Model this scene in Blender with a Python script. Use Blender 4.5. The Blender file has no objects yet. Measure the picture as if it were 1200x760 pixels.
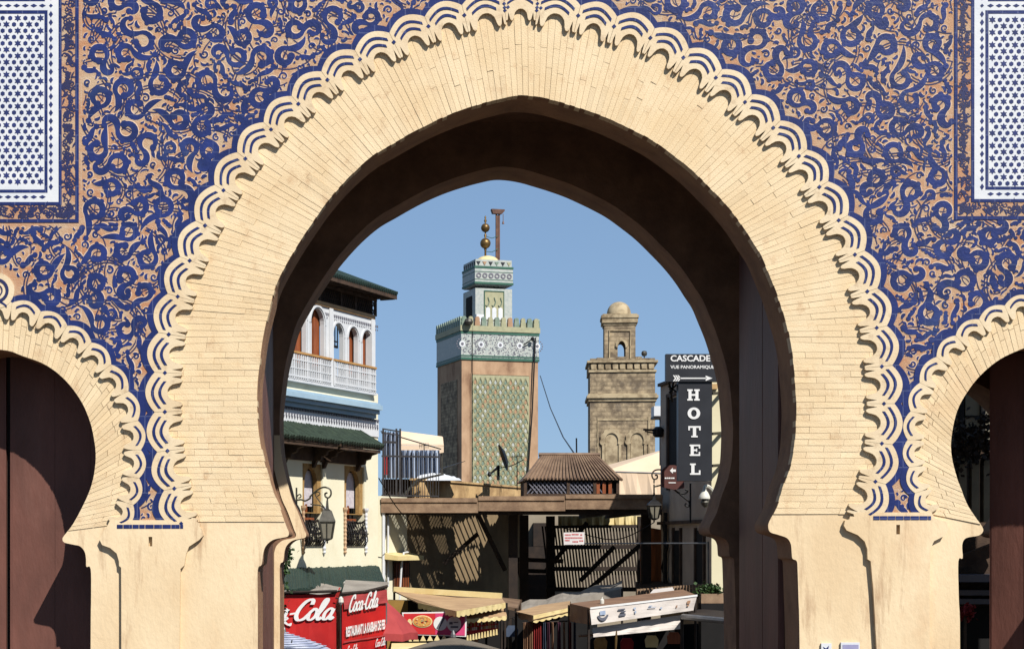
import bpy, bmesh, math, random
import numpy as np
from mathutils import Vector, Matrix
from mathutils.geometry import tessellate_polygon
random.seed(7)
rnd = random.uniform
SC = bpy.context.scene
COL = SC.collection
R = math.radians

# ------------------------------------------------------------------ camera, sky, sun
EYE = 4.2                      # lens height above the square; photo pixels: vanishing point (466, 637), 2000 px focal length
VU, VV, FP = 466.0, 637.0, 2000.0
cd = bpy.data.cameras.new('camera'); cam = bpy.data.objects.new('camera', cd); COL.objects.link(cam)
cam.location = (0, 0, EYE); cam.rotation_euler = (R(90), 0, 0)
cd.sensor_width = 36; cd.lens = 36 * FP / 1200
cd.shift_x = (600 - VU) / 1200; cd.shift_y = (VV - 380) / 1200
cd.clip_start = 0.1; cd.clip_end = 4000
SC.camera = cam
SUN = Vector((.60, -1.0, 1.13)).normalized()
w = bpy.data.worlds.new('World'); SC.world = w; w.use_nodes = True
nt = w.node_tree; bg = nt.nodes['Background']
sky = nt.nodes.new('ShaderNodeTexSky'); sky.sky_type = 'NISHITA'; sky.sun_disc = False
sky.sun_elevation = math.asin(SUN.z); sky.sun_rotation = math.atan2(SUN.x, SUN.y)
sky.altitude = 2500; sky.air_density = 1.0; sky.dust_density = .0; sky.ozone_density = 3
gm = nt.nodes.new('ShaderNodeGamma'); gm.inputs[1].default_value = .35          # a dry, even blue sky
tn = nt.nodes.new('ShaderNodeVectorMath'); tn.operation = 'MULTIPLY'; tn.inputs[1].default_value = (1.52, 2.06, 2.74)
nt.links.new(sky.outputs[0], gm.inputs[0]); nt.links.new(gm.outputs[0], tn.inputs[0]); nt.links.new(tn.outputs[0], bg.inputs[0]); bg.inputs[1].default_value = .07
sd = bpy.data.lights.new('sun', 'SUN'); sd.energy = 4.4; sd.angle = R(.5); sd.color = (1, .95, .88)
so = bpy.data.objects.new('sun', sd); COL.objects.link(so); so.location = (20, -30, 40)
so.rotation_euler = (-SUN).to_track_quat('-Z', 'Y').to_euler()
SC.view_settings.view_transform = 'Standard'; SC.view_settings.look = 'None'
SC.view_settings.exposure = .82; SC.view_settings.gamma = 1

# ------------------------------------------------------------------ materials
def lin(c):
    return tuple(((x / 255) / 12.92 if x / 255 <= .04045 else ((x / 255 + .055) / 1.055) ** 2.4) for x in c) + (1,)
MATS = {}
ALB = .62                                          # real-world reflectance of the swatches below
def alb(c): return tuple(x * ALB for x in lin(c)[:3]) + (1,)
def mat(name, c1, c2=None, scale=3.0, rough=.8, bump=0.0, bscale=40.0, stain=None, sscale=.8, samount=.5, metal=0.0,
        stretch=(1, 1, 1), lines=None, spec=.3, detail=6, fac=(.35, .65), trans=0, island=0, stain2=None):
    m = bpy.data.materials.new(name); m.use_nodes = True; n = m.node_tree.nodes; l = m.node_tree.links
    b = n['Principled BSDF']; b.inputs['Roughness'].default_value = rough; b.inputs['Metallic'].default_value = metal
    b.inputs['Specular IOR Level'].default_value = spec
    geo = n.new('ShaderNodeNewGeometry'); mp = n.new('ShaderNodeMapping'); mp.inputs['Scale'].default_value = stretch
    l.new(geo.outputs['Position'], mp.inputs[0])
    def noise(s, d=6, r=.6):
        t = n.new('ShaderNodeTexNoise'); t.inputs['Scale'].default_value = s; t.inputs['Detail'].default_value = d
        t.inputs['Roughness'].default_value = r; l.new(mp.outputs[0], t.inputs['Vector']); return t
    def ramp(t, a, c):
        r = n.new('ShaderNodeMapRange'); r.inputs[1].default_value = a; r.inputs[2].default_value = c
        l.new(t.outputs[0], r.inputs[0]); return r
    def mix(f, A, B):
        x = n.new('ShaderNodeMix'); x.data_type = 'RGBA'
        if isinstance(f, float): x.inputs[0].default_value = f
        else: l.new(f, x.inputs[0])
        for s, i in ((A, 6), (B, 7)):
            if isinstance(s, tuple): x.inputs[i].default_value = s
            else: l.new(s, x.inputs[i])
        return x.outputs[2]
    c2 = c2 or tuple(x * .85 for x in c1)
    out = mix(ramp(noise(scale, detail), *fac).outputs[0], alb(c1), alb(c2))
    if island:                                  # each brick fires to its own tone
        iv = n.new('ShaderNodeMapRange'); iv.inputs[3].default_value = -island * .5; iv.inputs[4].default_value = island * .5; l.new(geo.outputs['Random Per Island'], iv.inputs[0])
        hv = n.new('ShaderNodeHueSaturation'); ad = n.new('ShaderNodeMath'); ad.operation = 'MULTIPLY_ADD'; ad.inputs[1].default_value = .22; ad.inputs[2].default_value = 1.0
        l.new(iv.outputs[0], ad.inputs[0]); l.new(ad.outputs[0], hv.inputs['Value']); l.new(out, hv.inputs['Color']); out = hv.outputs[0]
    if stain:
        r = ramp(noise(sscale, 5, .65), .56, .78); q = n.new('ShaderNodeMath'); q.operation = 'MULTIPLY'; q.inputs[1].default_value = samount
        l.new(r.outputs[0], q.inputs[0]); out = mix(q.outputs[0], out, alb(stain))
    if stain2:                                  # (colour, noise scale, amount, stretch): drips, patches, chips
        m2 = n.new('ShaderNodeMapping'); m2.inputs['Scale'].default_value = stain2[3]; m2.inputs['Location'].default_value = (3.1, 7.7, 1.3); l.new(geo.outputs['Position'], m2.inputs[0])
        t = noise(stain2[1], 7, .7); l.new(m2.outputs[0], t.inputs['Vector']); r = ramp(t, .55, .70); q = n.new('ShaderNodeMath'); q.operation = 'MULTIPLY'; q.inputs[1].default_value = stain2[2]
        l.new(r.outputs[0], q.inputs[0]); out = mix(q.outputs[0], out, alb(stain2[0]))
    if lines:                                   # fine joints of the glazed tiles: (width, height, colour, amount)
        br = n.new('ShaderNodeTexBrick'); br.inputs['Scale'].default_value = 1; br.inputs['Mortar Size'].default_value = lines[4] if len(lines) > 4 else .006
        br.inputs['Brick Width'].default_value = lines[0]; br.inputs['Row Height'].default_value = lines[1]
        br.inputs['Color1'].default_value = (0, 0, 0, 1); br.inputs['Color2'].default_value = (0, 0, 0, 1); br.inputs['Mortar'].default_value = (1, 1, 1, 1)
        sw = n.new('ShaderNodeMapping'); sw.inputs['Rotation'].default_value = (R(-90), 0, 0); l.new(geo.outputs['Position'], sw.inputs[0]); l.new(sw.outputs[0], br.inputs['Vector'])
        q = n.new('ShaderNodeMath'); q.operation = 'MULTIPLY'; q.inputs[1].default_value = lines[3]; l.new(br.outputs[0], q.inputs[0])
        out = mix(q.outputs[0], out, alb(lines[2]))
    l.new(out, b.inputs['Base Color'])
    if bump:
        bp = n.new('ShaderNodeBump'); bp.inputs['Strength'].default_value = bump; bp.inputs['Distance'].default_value = .02
        l.new(noise(bscale, 5).outputs[0], bp.inputs['Height']); l.new(bp.outputs[0], b.inputs['Normal'])
    if trans: b.inputs['Transmission Weight'].default_value = trans
    MATS[name] = m; return m
M_brick = mat('cream brick', (250, 226, 186), (240, 212, 168), 1.6, .85, .35, 60, (216, 162, 112), .6, .55, island=.6, stain2=((206, 166, 124), 5, .6, (1, 1, .8)))
M_plast = mat('cream plaster', (250, 226, 186), (236, 208, 166), 1.1, .85, .35, 18, (214, 166, 120), .9, .6, stretch=(1, 1, .55), stain2=((176, 136, 100), 2.2, .75, (1.6, 1, .22)))
M_mortar = mat('brick joint', (226, 194, 150), (198, 164, 122), 3, .95, .2)
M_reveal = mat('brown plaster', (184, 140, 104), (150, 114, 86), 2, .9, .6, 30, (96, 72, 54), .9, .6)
M_inner_shade = mat('passage shade plaster', (152, 116, 90), (122, 92, 72), 2, .9, .6, 16, (84, 64, 50), .9, .6)  # plaster darkened for the passage's shade, put into the colour
M_scal = mat('cream glaze', (246, 226, 190), (234, 208, 168), 2.5, .5, .15, 50, (204, 166, 122), 1.2, .4, stain2=((170, 138, 104), 9, .5, (1, 1, 1)))
M_blue = mat('blue glaze', (44, 59, 126), (32, 45, 96), 4, .35, .2, 30, (70, 88, 122), 1.2, .6, lines=(.62, .44, (130, 138, 160), .16))
M_band = mat('deep blue glaze', (40, 54, 116), (32, 44, 96), 5, .35, .15, 30, lines=(.18, .3, (130, 140, 170), .3))
M_navy = mat('navy glaze line', (46, 52, 100), (54, 54, 88), 5, .4)
M_clay = mat('clay ground', (198, 142, 104), (208, 180, 148), 3.2, .85, .5, 70, (196, 116, 74), 1.0, .6, lines=(.62, .44, (216, 206, 190), .3))
M_edge = mat('pale clay edge', (232, 206, 178), (220, 186, 152), 3, .8)
M_white = mat('white glaze', (240, 241, 242), (226, 230, 235), 3, .35, .1, 30)
M_navy2 = mat('navy star glaze', (54, 64, 122), (44, 54, 102), 6, .35)
M_door = mat('brown door sheet', (124, 80, 68), (102, 66, 56), 2.2, .6, .35, 14, (140, 104, 92), 1.2, .35, stretch=(1, 1, .35))
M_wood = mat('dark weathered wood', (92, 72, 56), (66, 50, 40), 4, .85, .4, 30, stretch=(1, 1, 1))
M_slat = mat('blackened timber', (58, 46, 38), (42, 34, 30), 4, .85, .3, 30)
M_beam = mat('weathered beam', (170, 142, 114), (132, 106, 84), 3, .85, .4, 20, (90, 70, 56), 1.2, .6)
M_housew = mat('pale cream render', (255, 250, 222), (248, 240, 208), .8, .9, .15, 15, (190, 168, 128), .6, .3)
M_whitep = mat('white paint', (236, 238, 240), (222, 226, 230), 2, .5, .1, 20)
M_paleblue = mat('pale blue paint', (176, 204, 222), (160, 190, 212), 1.5, .6, .1, 20)
M_green = mat('green roof tile', (56, 72, 58), (38, 52, 42), 7, .8, .2, 20, (80, 96, 66), 2, .4)
M_dgreen = mat('dark green tile', (42, 66, 58), (28, 48, 42), 7, .7, .2, 20)
M_tan = mat('carved tan plaster', (190, 154, 96), (160, 124, 74), 8, .8, .4, 40)
M_rail = mat('honey wood', (206, 160, 96), (186, 138, 78), 4, .5)
M_shut = mat('orange brown shutter', (164, 92, 52), (134, 70, 40), 5, .5, .2, 30, stretch=(3, 3, .5))
M_glass = mat('window glass', (70, 84, 98), (54, 64, 78), 1.5, .08, spec=.7)
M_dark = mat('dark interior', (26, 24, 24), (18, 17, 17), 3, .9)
M_fence = mat('rust black iron', (64, 62, 64), (48, 46, 48), 8, .6, .1, 40)
M_iron = mat('black iron', (34, 33, 34), (26, 25, 26), 8, .5, .1, 40, metal=.3)
M_iron2 = mat('grey iron', (92, 90, 82), (70, 68, 62), 6, .5, .1, 40, metal=.4)
M_lace = mat('lace curtain', (226, 220, 224), (196, 188, 196), 14, .9)
M_roofb = mat('brown corrugated sheet', (150, 124, 100), (118, 94, 76), 2.5, .7, .3, 8, (80, 62, 50), .8, .6)
M_tent = mat('cream tent canvas', (246, 220, 190), (236, 206, 172), .5, .9, .1, 6)
M_stucco = mat('stained old render', (224, 188, 134), (182, 148, 104), 1.6, .95, .4, 12, (98, 90, 66), 1.1, 1.0, fac=(.4, .6))
M_mstone = mat('minaret stone', (208, 174, 140), (164, 130, 102), .6, .95, .5, 4, (112, 82, 66), .6, .85, stretch=(1, 1, .5))
M_gtile = mat('teal tile', (114, 138, 122), (146, 160, 142), 3, .5)
M_ptile = mat('pale mosaic tile', (202, 204, 196), (174, 184, 180), 4, .5, stain=(136, 156, 154), sscale=3, samount=.5)
M_ctile = mat('cream mosaic tile', (186, 182, 146), (166, 166, 132), 3, .6, stain=(130, 124, 100), sscale=.6, samount=.6)
M_otile = mat('orange mosaic tile', (190, 152, 118), (172, 136, 104), 2, .6)
M_wall_shade = mat('street shade render', (164, 142, 108), (138, 118, 90), 1.2, .95, .3, 10, (96, 82, 64), .8, .6)  # darker copy of the street wall, canopy shade put into the colour
M_endw = mat('dull end wall', (168, 156, 136), (148, 136, 118), 1, .95, .2, 10, (110, 100, 88), .7, .5)
M_gdark = mat('green glaze line', (62, 112, 92), (54, 98, 82), 2, .5)
M_mgrey = mat('grey violet tile', (126, 124, 134), (108, 108, 120), 2, .5)
M_stone2 = mat('old tower stone', (192, 172, 140), (120, 106, 88), 1.5, .95, .8, 3.5, (100, 94, 90), .9, .9, fac=(.38, .62), stain2=((206, 184, 150), 3.2, .7, (1, 1, 1.4)), lines=(.7, .30, (100, 86, 68), .35, .05))
M_stone3 = mat('old tower trim stone', (200, 182, 148), (156, 138, 110), 1.8, .95, .6, 3, (120, 104, 82), .9, .8, fac=(.4, .6))
M_brass = mat('brass', (150, 120, 72), (116, 92, 58), 3, .42, metal=.7)
M_rust = mat('rusted steel', (122, 88, 72), (92, 66, 56), 2, .6, metal=.3)
M_sign = mat('charcoal sign', (44, 46, 52), (38, 40, 46), 3, .45)
M_letter = mat('white lettering', (246, 246, 244), (238, 238, 236), 4, .5)
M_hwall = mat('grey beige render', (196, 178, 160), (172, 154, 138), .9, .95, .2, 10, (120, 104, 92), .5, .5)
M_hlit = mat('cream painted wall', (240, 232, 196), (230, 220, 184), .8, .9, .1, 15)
M_red = mat('red banner cloth', (208, 34, 30), (184, 26, 26), 1.4, .6, .2, 4)
M_pinkred = mat('faded red canvas', (186, 74, 74), (164, 60, 62), 2, .8)
M_greycl = mat('grey roof canvas', (172, 164, 152), (146, 138, 128), 1.6, .9, .3, 5, (104, 98, 92), .9, .6)
M_tancl = mat('tan awning canvas', (206, 172, 130), (182, 148, 112), 1.5, .9, .2, 8, (130, 100, 78), 1.0, .5)
M_val = mat('pale yellow valance', (246, 228, 170), (232, 208, 146), 2, .85, .15, 8)
M_whitecl = mat('white awning cloth', (238, 230, 222), (224, 214, 206), 1.2, .85, .2, 6, (196, 176, 158), .9, .4)
M_browncl = mat('brown awning cloth', (150, 116, 90), (124, 94, 74), 1.6, .9, .2, 8)
M_pink = mat('pink banner', (222, 74, 130), (214, 62, 112), 1, .6)
M_red2 = mat('red banner print', (214, 44, 48), (206, 40, 44), 1, .6)
M_pizza = mat('pizza print', (226, 186, 92), (206, 110, 60), 26, .7)
M_greyp = mat('grey print', (108, 110, 122), (90, 92, 104), 3, .7)
M_leaf = mat('leaf green', (64, 92, 44), (42, 66, 30), 6, .6)
M_bluecl = mat('grey blue cloth', (196, 208, 226), (158, 174, 200), 2.2, .9, .2, 4, stretch=(3, 3, .4))
M_redcl = mat('red scarf cloth', (170, 50, 48), (140, 36, 40), 3, .9)
M_tealcl = mat('blue grey scarf cloth', (84, 98, 120), (66, 78, 100), 3, .9)
M_sand = mat('sand scarf cloth', (190, 150, 118), (170, 128, 100), 3, .9)
M_purp = mat('plum scarf cloth', (110, 62, 84), (90, 48, 70), 3, .9)
M_ground = mat('worn paving', (112, 104, 96), (88, 82, 76), .6, .95, .3, 6, (70, 64, 58), .3, .5)
M_milk = mat('milky lamp glass', (232, 230, 220), (222, 220, 208), 2, .3)
M_lglass = mat('lantern pane', (150, 144, 128), (132, 128, 114), 2, .15, spec=.6)
M_mesh = mat('striped canvas', (206, 210, 226), (150, 158, 188), 3, .9, stretch=(1, 1, 1))
M_steel = mat('galvanised steel', (150, 150, 150), (124, 124, 126), 3, .45, metal=.6)
M_signbr = mat('brown sign face', (98, 58, 52), (84, 48, 44), 3, .5)
M_umb = mat('grey umbrella cloth', (128, 118, 104), (108, 98, 86), 2, .9)
M_notice = mat('notice paper', (236, 232, 230), (226, 220, 220), 3, .8)
M_redink = mat('red ink', (214, 92, 96), (206, 80, 86), 3, .8)
M_olive = mat('mustard wall', (168, 132, 66), (140, 106, 52), 1, .9)

# ------------------------------------------------------------------ mesh builder and object helpers
class MB:
    def __init__(s): s.v = []; s.f = []; s.m = []; s.cur = 0
    def add(s, vs, fs):
        o = len(s.v); s.v += [tuple(p) for p in vs]; s.f += [tuple(i + o for i in f) for f in fs]; s.m += [s.cur] * len(fs); return s
    def hexa(s, p):                                 # 8 corners: bottom 4 ccw then top 4
        return s.add(p, [(0, 3, 2, 1), (4, 5, 6, 7), (0, 1, 5, 4), (1, 2, 6, 5), (2, 3, 7, 6), (3, 0, 4, 7)])
    def box(s, x0, x1, y0, y1, z0, z1):
        return s.hexa([(x0, y0, z0), (x1, y0, z0), (x1, y1, z0), (x0, y1, z0), (x0, y0, z1), (x1, y0, z1), (x1, y1, z1), (x0, y1, z1)])
    def prism(s, pts, vec, cap=True):               # planar convex/concave outline swept along vec
        n = len(pts); vec = Vector(vec); P = [Vector(p) for p in pts]
        fs = [tuple(range(n)), tuple(range(2 * n - 1, n - 1, -1))] if cap else [tuple(range(n))]
        fs += [(i, i + n, (i + 1) % n + n, (i + 1) % n) for i in range(n)]
        return s.add(P + [p + vec for p in P], fs)
    def bar(s, a, b, w, h=None, up=(0, 0, 1)):      # rectangular bar a->b
        a, b = Vector(a), Vector(b); h = h or w; d = (b - a).normalized(); up = Vector(up)
        if abs(d.dot(up)) > .98: up = Vector((0, 1, 0))
        sx = d.cross(up).normalized(); sy = sx.cross(d).normalized()
        c = [(-1, -1), (1, -1), (1, 1), (-1, 1)]
        return s.hexa([a + sx * i * w / 2 + sy * j * h / 2 for i, j in c] + [b + sx * i * w / 2 + sy * j * h / 2 for i, j in c])
    def tube(s, pts, r, n=6, cap=True):
        P = [Vector(p) for p in pts]; vs = []; fs = []
        rr = r if isinstance(r, (list, tuple)) else [r] * len(P)
        prev = None
        for i, p in enumerate(P):
            t = (P[min(i + 1, len(P) - 1)] - P[max(i - 1, 0)]).normalized()
            if prev is None:
                u = t.cross(Vector((0, 0, 1)));
                if u.length < .05: u = t.cross(Vector((0, 1, 0)))
            else: u = prev - t * prev.dot(t)
            u.normalize(); prev = u; w_ = t.cross(u)
            for k in range(n):
                a = 2 * math.pi * k / n; vs.append(p + (u * math.cos(a) + w_ * math.sin(a)) * rr[i])
        for i in range(len(P) - 1):
            for k in range(n):
                fs.append((i * n + k, i * n + (k + 1) % n, (i + 1) * n + (k + 1) % n, (i + 1) * n + k))
        if cap: fs += [tuple(range(n - 1, -1, -1)), tuple(range((len(P) - 1) * n, len(P) * n))]
        return s.add(vs, fs)
    def lathe(s, c, prof, n=16, rot=0, sx=1):       # prof: (radius, z)
        vs = []; fs = []
        for r, z in prof:
            for k in range(n):
                a = 2 * math.pi * k / n + rot; vs.append((c[0] + r * math.cos(a) * sx, c[1] + r * math.sin(a), c[2] + z))
        for i in range(len(prof) - 1):
            for k in range(n): fs.append((i * n + k, i * n + (k + 1) % n, (i + 1) * n + (k + 1) % n, (i + 1) * n + k))
        fs += [tuple(range(n - 1, -1, -1)), tuple(range((len(prof) - 1) * n, len(prof) * n))]
        return s.add(vs, fs)
    def tess(s, loops, yf, yb=None, back=True):     # outline(s) with holes in (x, z), front at yf, swept to yb
        flat = [p for L in loops for p in L]; n = len(flat)
        tri = tessellate_polygon([[Vector((p[0], p[1], 0)) for p in L] for L in loops])
        vs = [(p[0], yf, p[1]) for p in flat]; fs = []
        for t in tri:
            a, b, c = (flat[i] for i in t)
            cr = (b[0] - a[0]) * (c[1] - a[1]) - (b[1] - a[1]) * (c[0] - a[0])
            if abs(cr) < 1e-12: continue
            fs.append(tuple(t) if cr > 0 else tuple(reversed(t)))
        if yb is not None:
            vs += [(p[0], yb, p[1]) for p in flat]
            if back: fs += [tuple(i + n for i in reversed(f)) for f in list(fs)]
            o = 0
            for L in loops:
                k = len(L); fs += [(o + i, o + (i + 1) % k, o + (i + 1) % k + n, o + i + n) for i in range(k)]; o += k
        return s.add(vs, fs)
WM = {}
def wm(o): return WM.get(o.name, Matrix())
def obj(name, mb, m, parent=None, kind=None, local=False, smooth=False):
    me = bpy.data.meshes.new(name)
    vs = mb.v
    if parent is not None and not local:
        inv = wm(parent).inverted(); vs = [tuple(inv @ Vector(p)) for p in vs]
    me.from_pydata(vs, [], mb.f); me.validate()
    bm = bmesh.new(); bm.from_mesh(me)
    if len(bm.faces) < 60000: bmesh.ops.recalc_face_normals(bm, faces=bm.faces[:])
    bm.to_mesh(me); bm.free()
    for x in (m if isinstance(m, (list, tuple)) else [m]): me.materials.append(x)
    if isinstance(m, (list, tuple)) and len(me.polygons) == len(mb.m):
        me.polygons.foreach_set('material_index', mb.m)
    if smooth: me.polygons.foreach_set('use_smooth', [True] * len(me.polygons))
    o = bpy.data.objects.new(name, me); COL.objects.link(o)
    if parent is not None: o.parent = parent; WM[o.name] = wm(parent)
    if kind: o['kind'] = kind
    return o
def thing(name, label, cat, loc=(0, 0, 0), rotz=0, group=None):
    o = bpy.data.objects.new(name, None); COL.objects.link(o); o.empty_display_size = .2
    o.location = loc; o.rotation_euler = (0, 0, rotz); o['label'] = label; o['category'] = cat
    if group: o['group'] = group
    WM[o.name] = Matrix.Translation(loc) @ Matrix.Rotation(rotz, 4, 'Z'); return o
def dup(o, parent, name=None):
    c = o.copy(); COL.objects.link(c); c.parent = parent; WM[c.name] = wm(parent); return c
def W(u, v, Y): return Vector(((u - VU) * Y / FP, Y, EYE + (VV - v) * Y / FP))
def X(u, Y): return (u - VU) * Y / FP
def Z(v, Y): return EYE + (VV - v) * Y / FP
def arcp(cx, cz, r, a0, a1, n, rz=None):
    return [(cx + r * math.cos(R(a0 + (a1 - a0) * i / n)), cz + (rz or r) * math.sin(R(a0 + (a1 - a0) * i / n))) for i in range(n + 1)]
def cr(pts, k=4):                                   # Catmull-Rom through points
    P = [Vector(p) for p in pts]; out = []
    for i in range(len(P) - 1):
        a, b, c, d = P[max(i - 1, 0)], P[i], P[i + 1], P[min(i + 2, len(P) - 1)]
        for j in range(k):
            t = j / k; out.append(.5 * ((2 * b) + (c - a) * t + (2 * a - 5 * b + 4 * c - d) * t * t + (3 * b - a - 3 * c + d) * t ** 3))
    out.append(P[-1]); return out
def text(mb, s, org, ex, ey, width=None, height=None, bold=0.0, shear=0.0, depth=.004, center=False):
    cu = bpy.data.curves.new('lettering', 'FONT'); cu.body = s; cu.offset = bold; cu.shear = shear; cu.resolution_u = 3
    o = bpy.data.objects.new('lettering', cu); COL.objects.link(o)
    dg = bpy.context.evaluated_depsgraph_get(); me = bpy.data.meshes.new_from_object(o.evaluated_get(dg))
    co = [v.co.copy() for v in me.vertices]; fs = [tuple(p.vertices) for p in me.polygons]
    bpy.data.objects.remove(o); bpy.data.curves.remove(cu); bpy.data.meshes.remove(me)
    x0, x1 = min(c.x for c in co), max(c.x for c in co); y0, y1 = min(c.y for c in co), max(c.y for c in co)
    ex, ey, org = Vector(ex).normalized(), Vector(ey).normalized(), Vector(org)
    sx = width / (x1 - x0) if width else height / (y1 - y0); sy = height / (y1 - y0) if height else sx
    en = ex.cross(ey); off = -(x1 - x0) * sx / 2 if center else 0
    mb.add([org + ex * ((c.x - x0) * sx + off) + ey * ((c.y - y0) * sy) + en * depth for c in co], fs)

# ------------------------------------------------------------------ ground
g = MB(); g.add([(-600, -120, 0), (600, -120, 0), (600, 1500, 0), (-600, 1500, 0)], [(0, 1, 2, 3)])
obj('ground', g, M_ground, kind='structure')

# ================================================================== the tiled gate
Y0, YB, YR, YBK = 20.0, 20.1, 20.88, 24.78        # tile face, brick face, back of the front arch wall, back of the gate
GATE = thing('city_gate', 'monumental blue tiled gate with one large and two small cream horseshoe arches', 'gate', (2.0, 20, 0))
GZ = 12.6
K = YB / FP
def fx(u): return (u - VU) * K
def fz(v): return EYE + (VV - v) * K
VG = VV + EYE / K                                  # pixel row of the ground on the facade
MAINARCH = [(302, VG), (302, 760), (302, 700), (302, 667), (306.5, 661), (308.5, 647), (312, 638.5), (320, 632), (331, 629.5), (337, 628), (338.5, 623.5), (335.5, 616), (327, 592.5),
    (319, 575), (312.6, 551.5), (306.5, 526), (303, 504), (301.5, 479), (301.8, 450), (304.5, 425), (307.5, 400), (311.6, 379), (316.8, 358), (322.5, 337), (330, 320),
    (340, 302), (352, 282), (366, 261), (382, 238), (404, 212.5), (423, 194), (442, 179), (463, 167), (484, 155), (506, 143.5), (532.6, 132), (559, 123), (585, 116), (604, 112.2),
    (622, 112.5), (643, 116), (664, 122), (685, 128.5), (706, 136), (722, 143), (746, 154.5), (767, 166), (788, 181), (809.5, 198), (830.5, 218.5), (851, 240), (867.5, 261),
    (880.5, 281), (891, 297), (899.5, 317), (909.5, 341.6), (917, 365), (924, 389), (928.5, 412.6), (931, 439), (932.5, 460), (933.3, 480), (932, 513.7), (929, 534.7),
    (925, 550.5), (917, 571.6), (911, 592.6), (902, 610), (900.5, 617), (903, 623), (912, 626), (922.6, 630), (927, 637), (928, 646), (929, 654), (934, 657), (935, 668), (936, 700), (937.4, 760), (940, VG)]
SIDE_L = [(-3, 409.5), (12, 411.5), (26, 417), (52.6, 427), (76, 445), (94.7, 469.5), (105, 493), (109.5, 511.6), (112, 533), (110, 555), (105, 574), (96, 594), (85, 614), (75, 627),
    (73, 631), (75, 635), (85, 637.5), (93.5, 639.5), (99, 646), (100.6, 655), (101, 663.5), (106, 666), (106.5, 700), (106, 760), (106, VG)]
SIDE_R = [(1124, VG), (1125.5, 760), (1124, 700), (1123.5, 657), (1128.5, 653.5), (1128, 638), (1132.5, 630), (1147, 627), (1152.5, 622), (1151, 616), (1143.7, 606), (1134, 591), (1128, 576),
    (1121, 557), (1115.5, 534), (1115, 515), (1119.6, 488.7), (1128, 468.5), (1146, 443), (1171, 421.5), (1200, 408), (1216, 403.5), (1230, 402)]
def mirror(pts, c): return [(2 * c - u, v) for u, v in pts]
side_l = [(p.x, p.y) for p in cr(SIDE_L, 4)]
side_r = [(p.x, p.y) for p in cr(SIDE_R, 4)]
arch_c = [(p.x, p.y) for p in cr(MAINARCH, 4)]
arch_l = list(reversed(mirror(side_l, -3)))[:-1] + side_l            # left foot -> apex -> right foot
arch_r = side_r + list(reversed(mirror(side_r, 1230)))[1:]
UL, UR, VT = -420, 1650, VV - (GZ - EYE) / K
def px2(L): return [(fx(u), fz(v)) for u, v in L]
ring = px2([(UL, VG)] + arch_l + arch_c + arch_r + [(UR, VG), (UR, VT), (UL, VT)])
for yf, yb, nm, mt in ((YB + .012, YR, 'front_arch_wall', M_plast), (23.9, YBK, 'rear_arch_wall', M_plast)):
    b = MB(); b.tess([ring], yf, yb)
    o = obj(nm, b, [mt, M_reveal, M_inner_shade], GATE)
    for p in o.data.polygons:                      # openings are brown, inner faces darkened for shade, outer faces cream
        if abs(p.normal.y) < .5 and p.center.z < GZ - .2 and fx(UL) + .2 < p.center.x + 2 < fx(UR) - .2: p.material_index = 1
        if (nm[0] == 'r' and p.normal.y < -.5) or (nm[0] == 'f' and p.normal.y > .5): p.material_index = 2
# chambers between the two arch walls: piers, ceilings, door leaves
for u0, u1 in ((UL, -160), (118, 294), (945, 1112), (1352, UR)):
    b = MB(); b.box(fx(u0), fx(u1), YR + .003, 23.897, 0, GZ - .01); obj('pier', b, M_inner_shade, GATE)
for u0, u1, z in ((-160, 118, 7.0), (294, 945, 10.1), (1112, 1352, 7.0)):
    b = MB(); b.box(fx(u0) + .003, fx(u1) - .003, YR + .003, 23.897, z, GZ - .02); obj('vault', b, M_inner_shade, GATE)
def door_leaf(x0, y0, x1, y1, z1, th=.06, seam=True):
    b = MB(); d = Vector((x1 - x0, y1 - y0, 0)); L = d.length; d.normalize(); n = Vector((-d.y, d.x, 0)) * th
    P = lambda s, z: Vector((x0, y0, z)) + d * s
    b.prism([P(0, .05), P(L, .05), P(L, z1), P(0, z1)], n)
    leaf = obj('door_leaf', b, M_door, GATE)
    k = 0
    s = .02
    while s < L - .05:                             # vertical sheets, slightly proud of one another
        wd = min(rnd(.42, .55), L - s - .02); c = MB(); e = rnd(.004, .01)
        for side in (-1, 1):
            base = n if side > 0 else Vector((0, 0, 0)); nn = n.normalized() * side * e
            c.prism([P(s + .004, .1) + base, P(s + wd - .004, .1) + base, P(s + wd - .004, z1 - .05) + base, P(s + .004, z1 - .05) + base], nn)
        obj('door_plank', c, M_door, leaf); s += wd
    return leaf
xL, xR = fx(302), fx(937)
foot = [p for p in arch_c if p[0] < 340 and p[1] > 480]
b = MB(); b.tess([px2([(p[0] - 14, p[1]) for p in reversed(foot)] + foot)[::-1]], 23.885, 23.899); obj('lit_arch_foot', b, M_plast, GATE)  # cream overlay on the sunlit foot only, its brightness put into the colour
door_leaf(xL - .065, 20.95, xL - .065, 23.4, 8.6)
door_leaf(xR + .01, 20.95, xR + .01, 23.4, 8.6)
b = MB(); b.box(X(-6, 21), X(22, 21), 21.09, 21.13, .05, 6.8); obj('gap_backing', b, M_slat, GATE)  # dark board added behind the leaf gap so it reads as shade
door_leaf(X(12, 21), 21.0, X(118, 21) + .1, 21.0, 6.9)
door_leaf(X(-118, 21), 21.0, X(7, 21), 21.0, 6.9)
door_leaf(fx(1330), 20.95, fx(1330) - 1.12, 21.75, 6.6)
door_leaf(fx(1126) - .07, 20.95, fx(1126) - .07, 22.2, 6.6)

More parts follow.
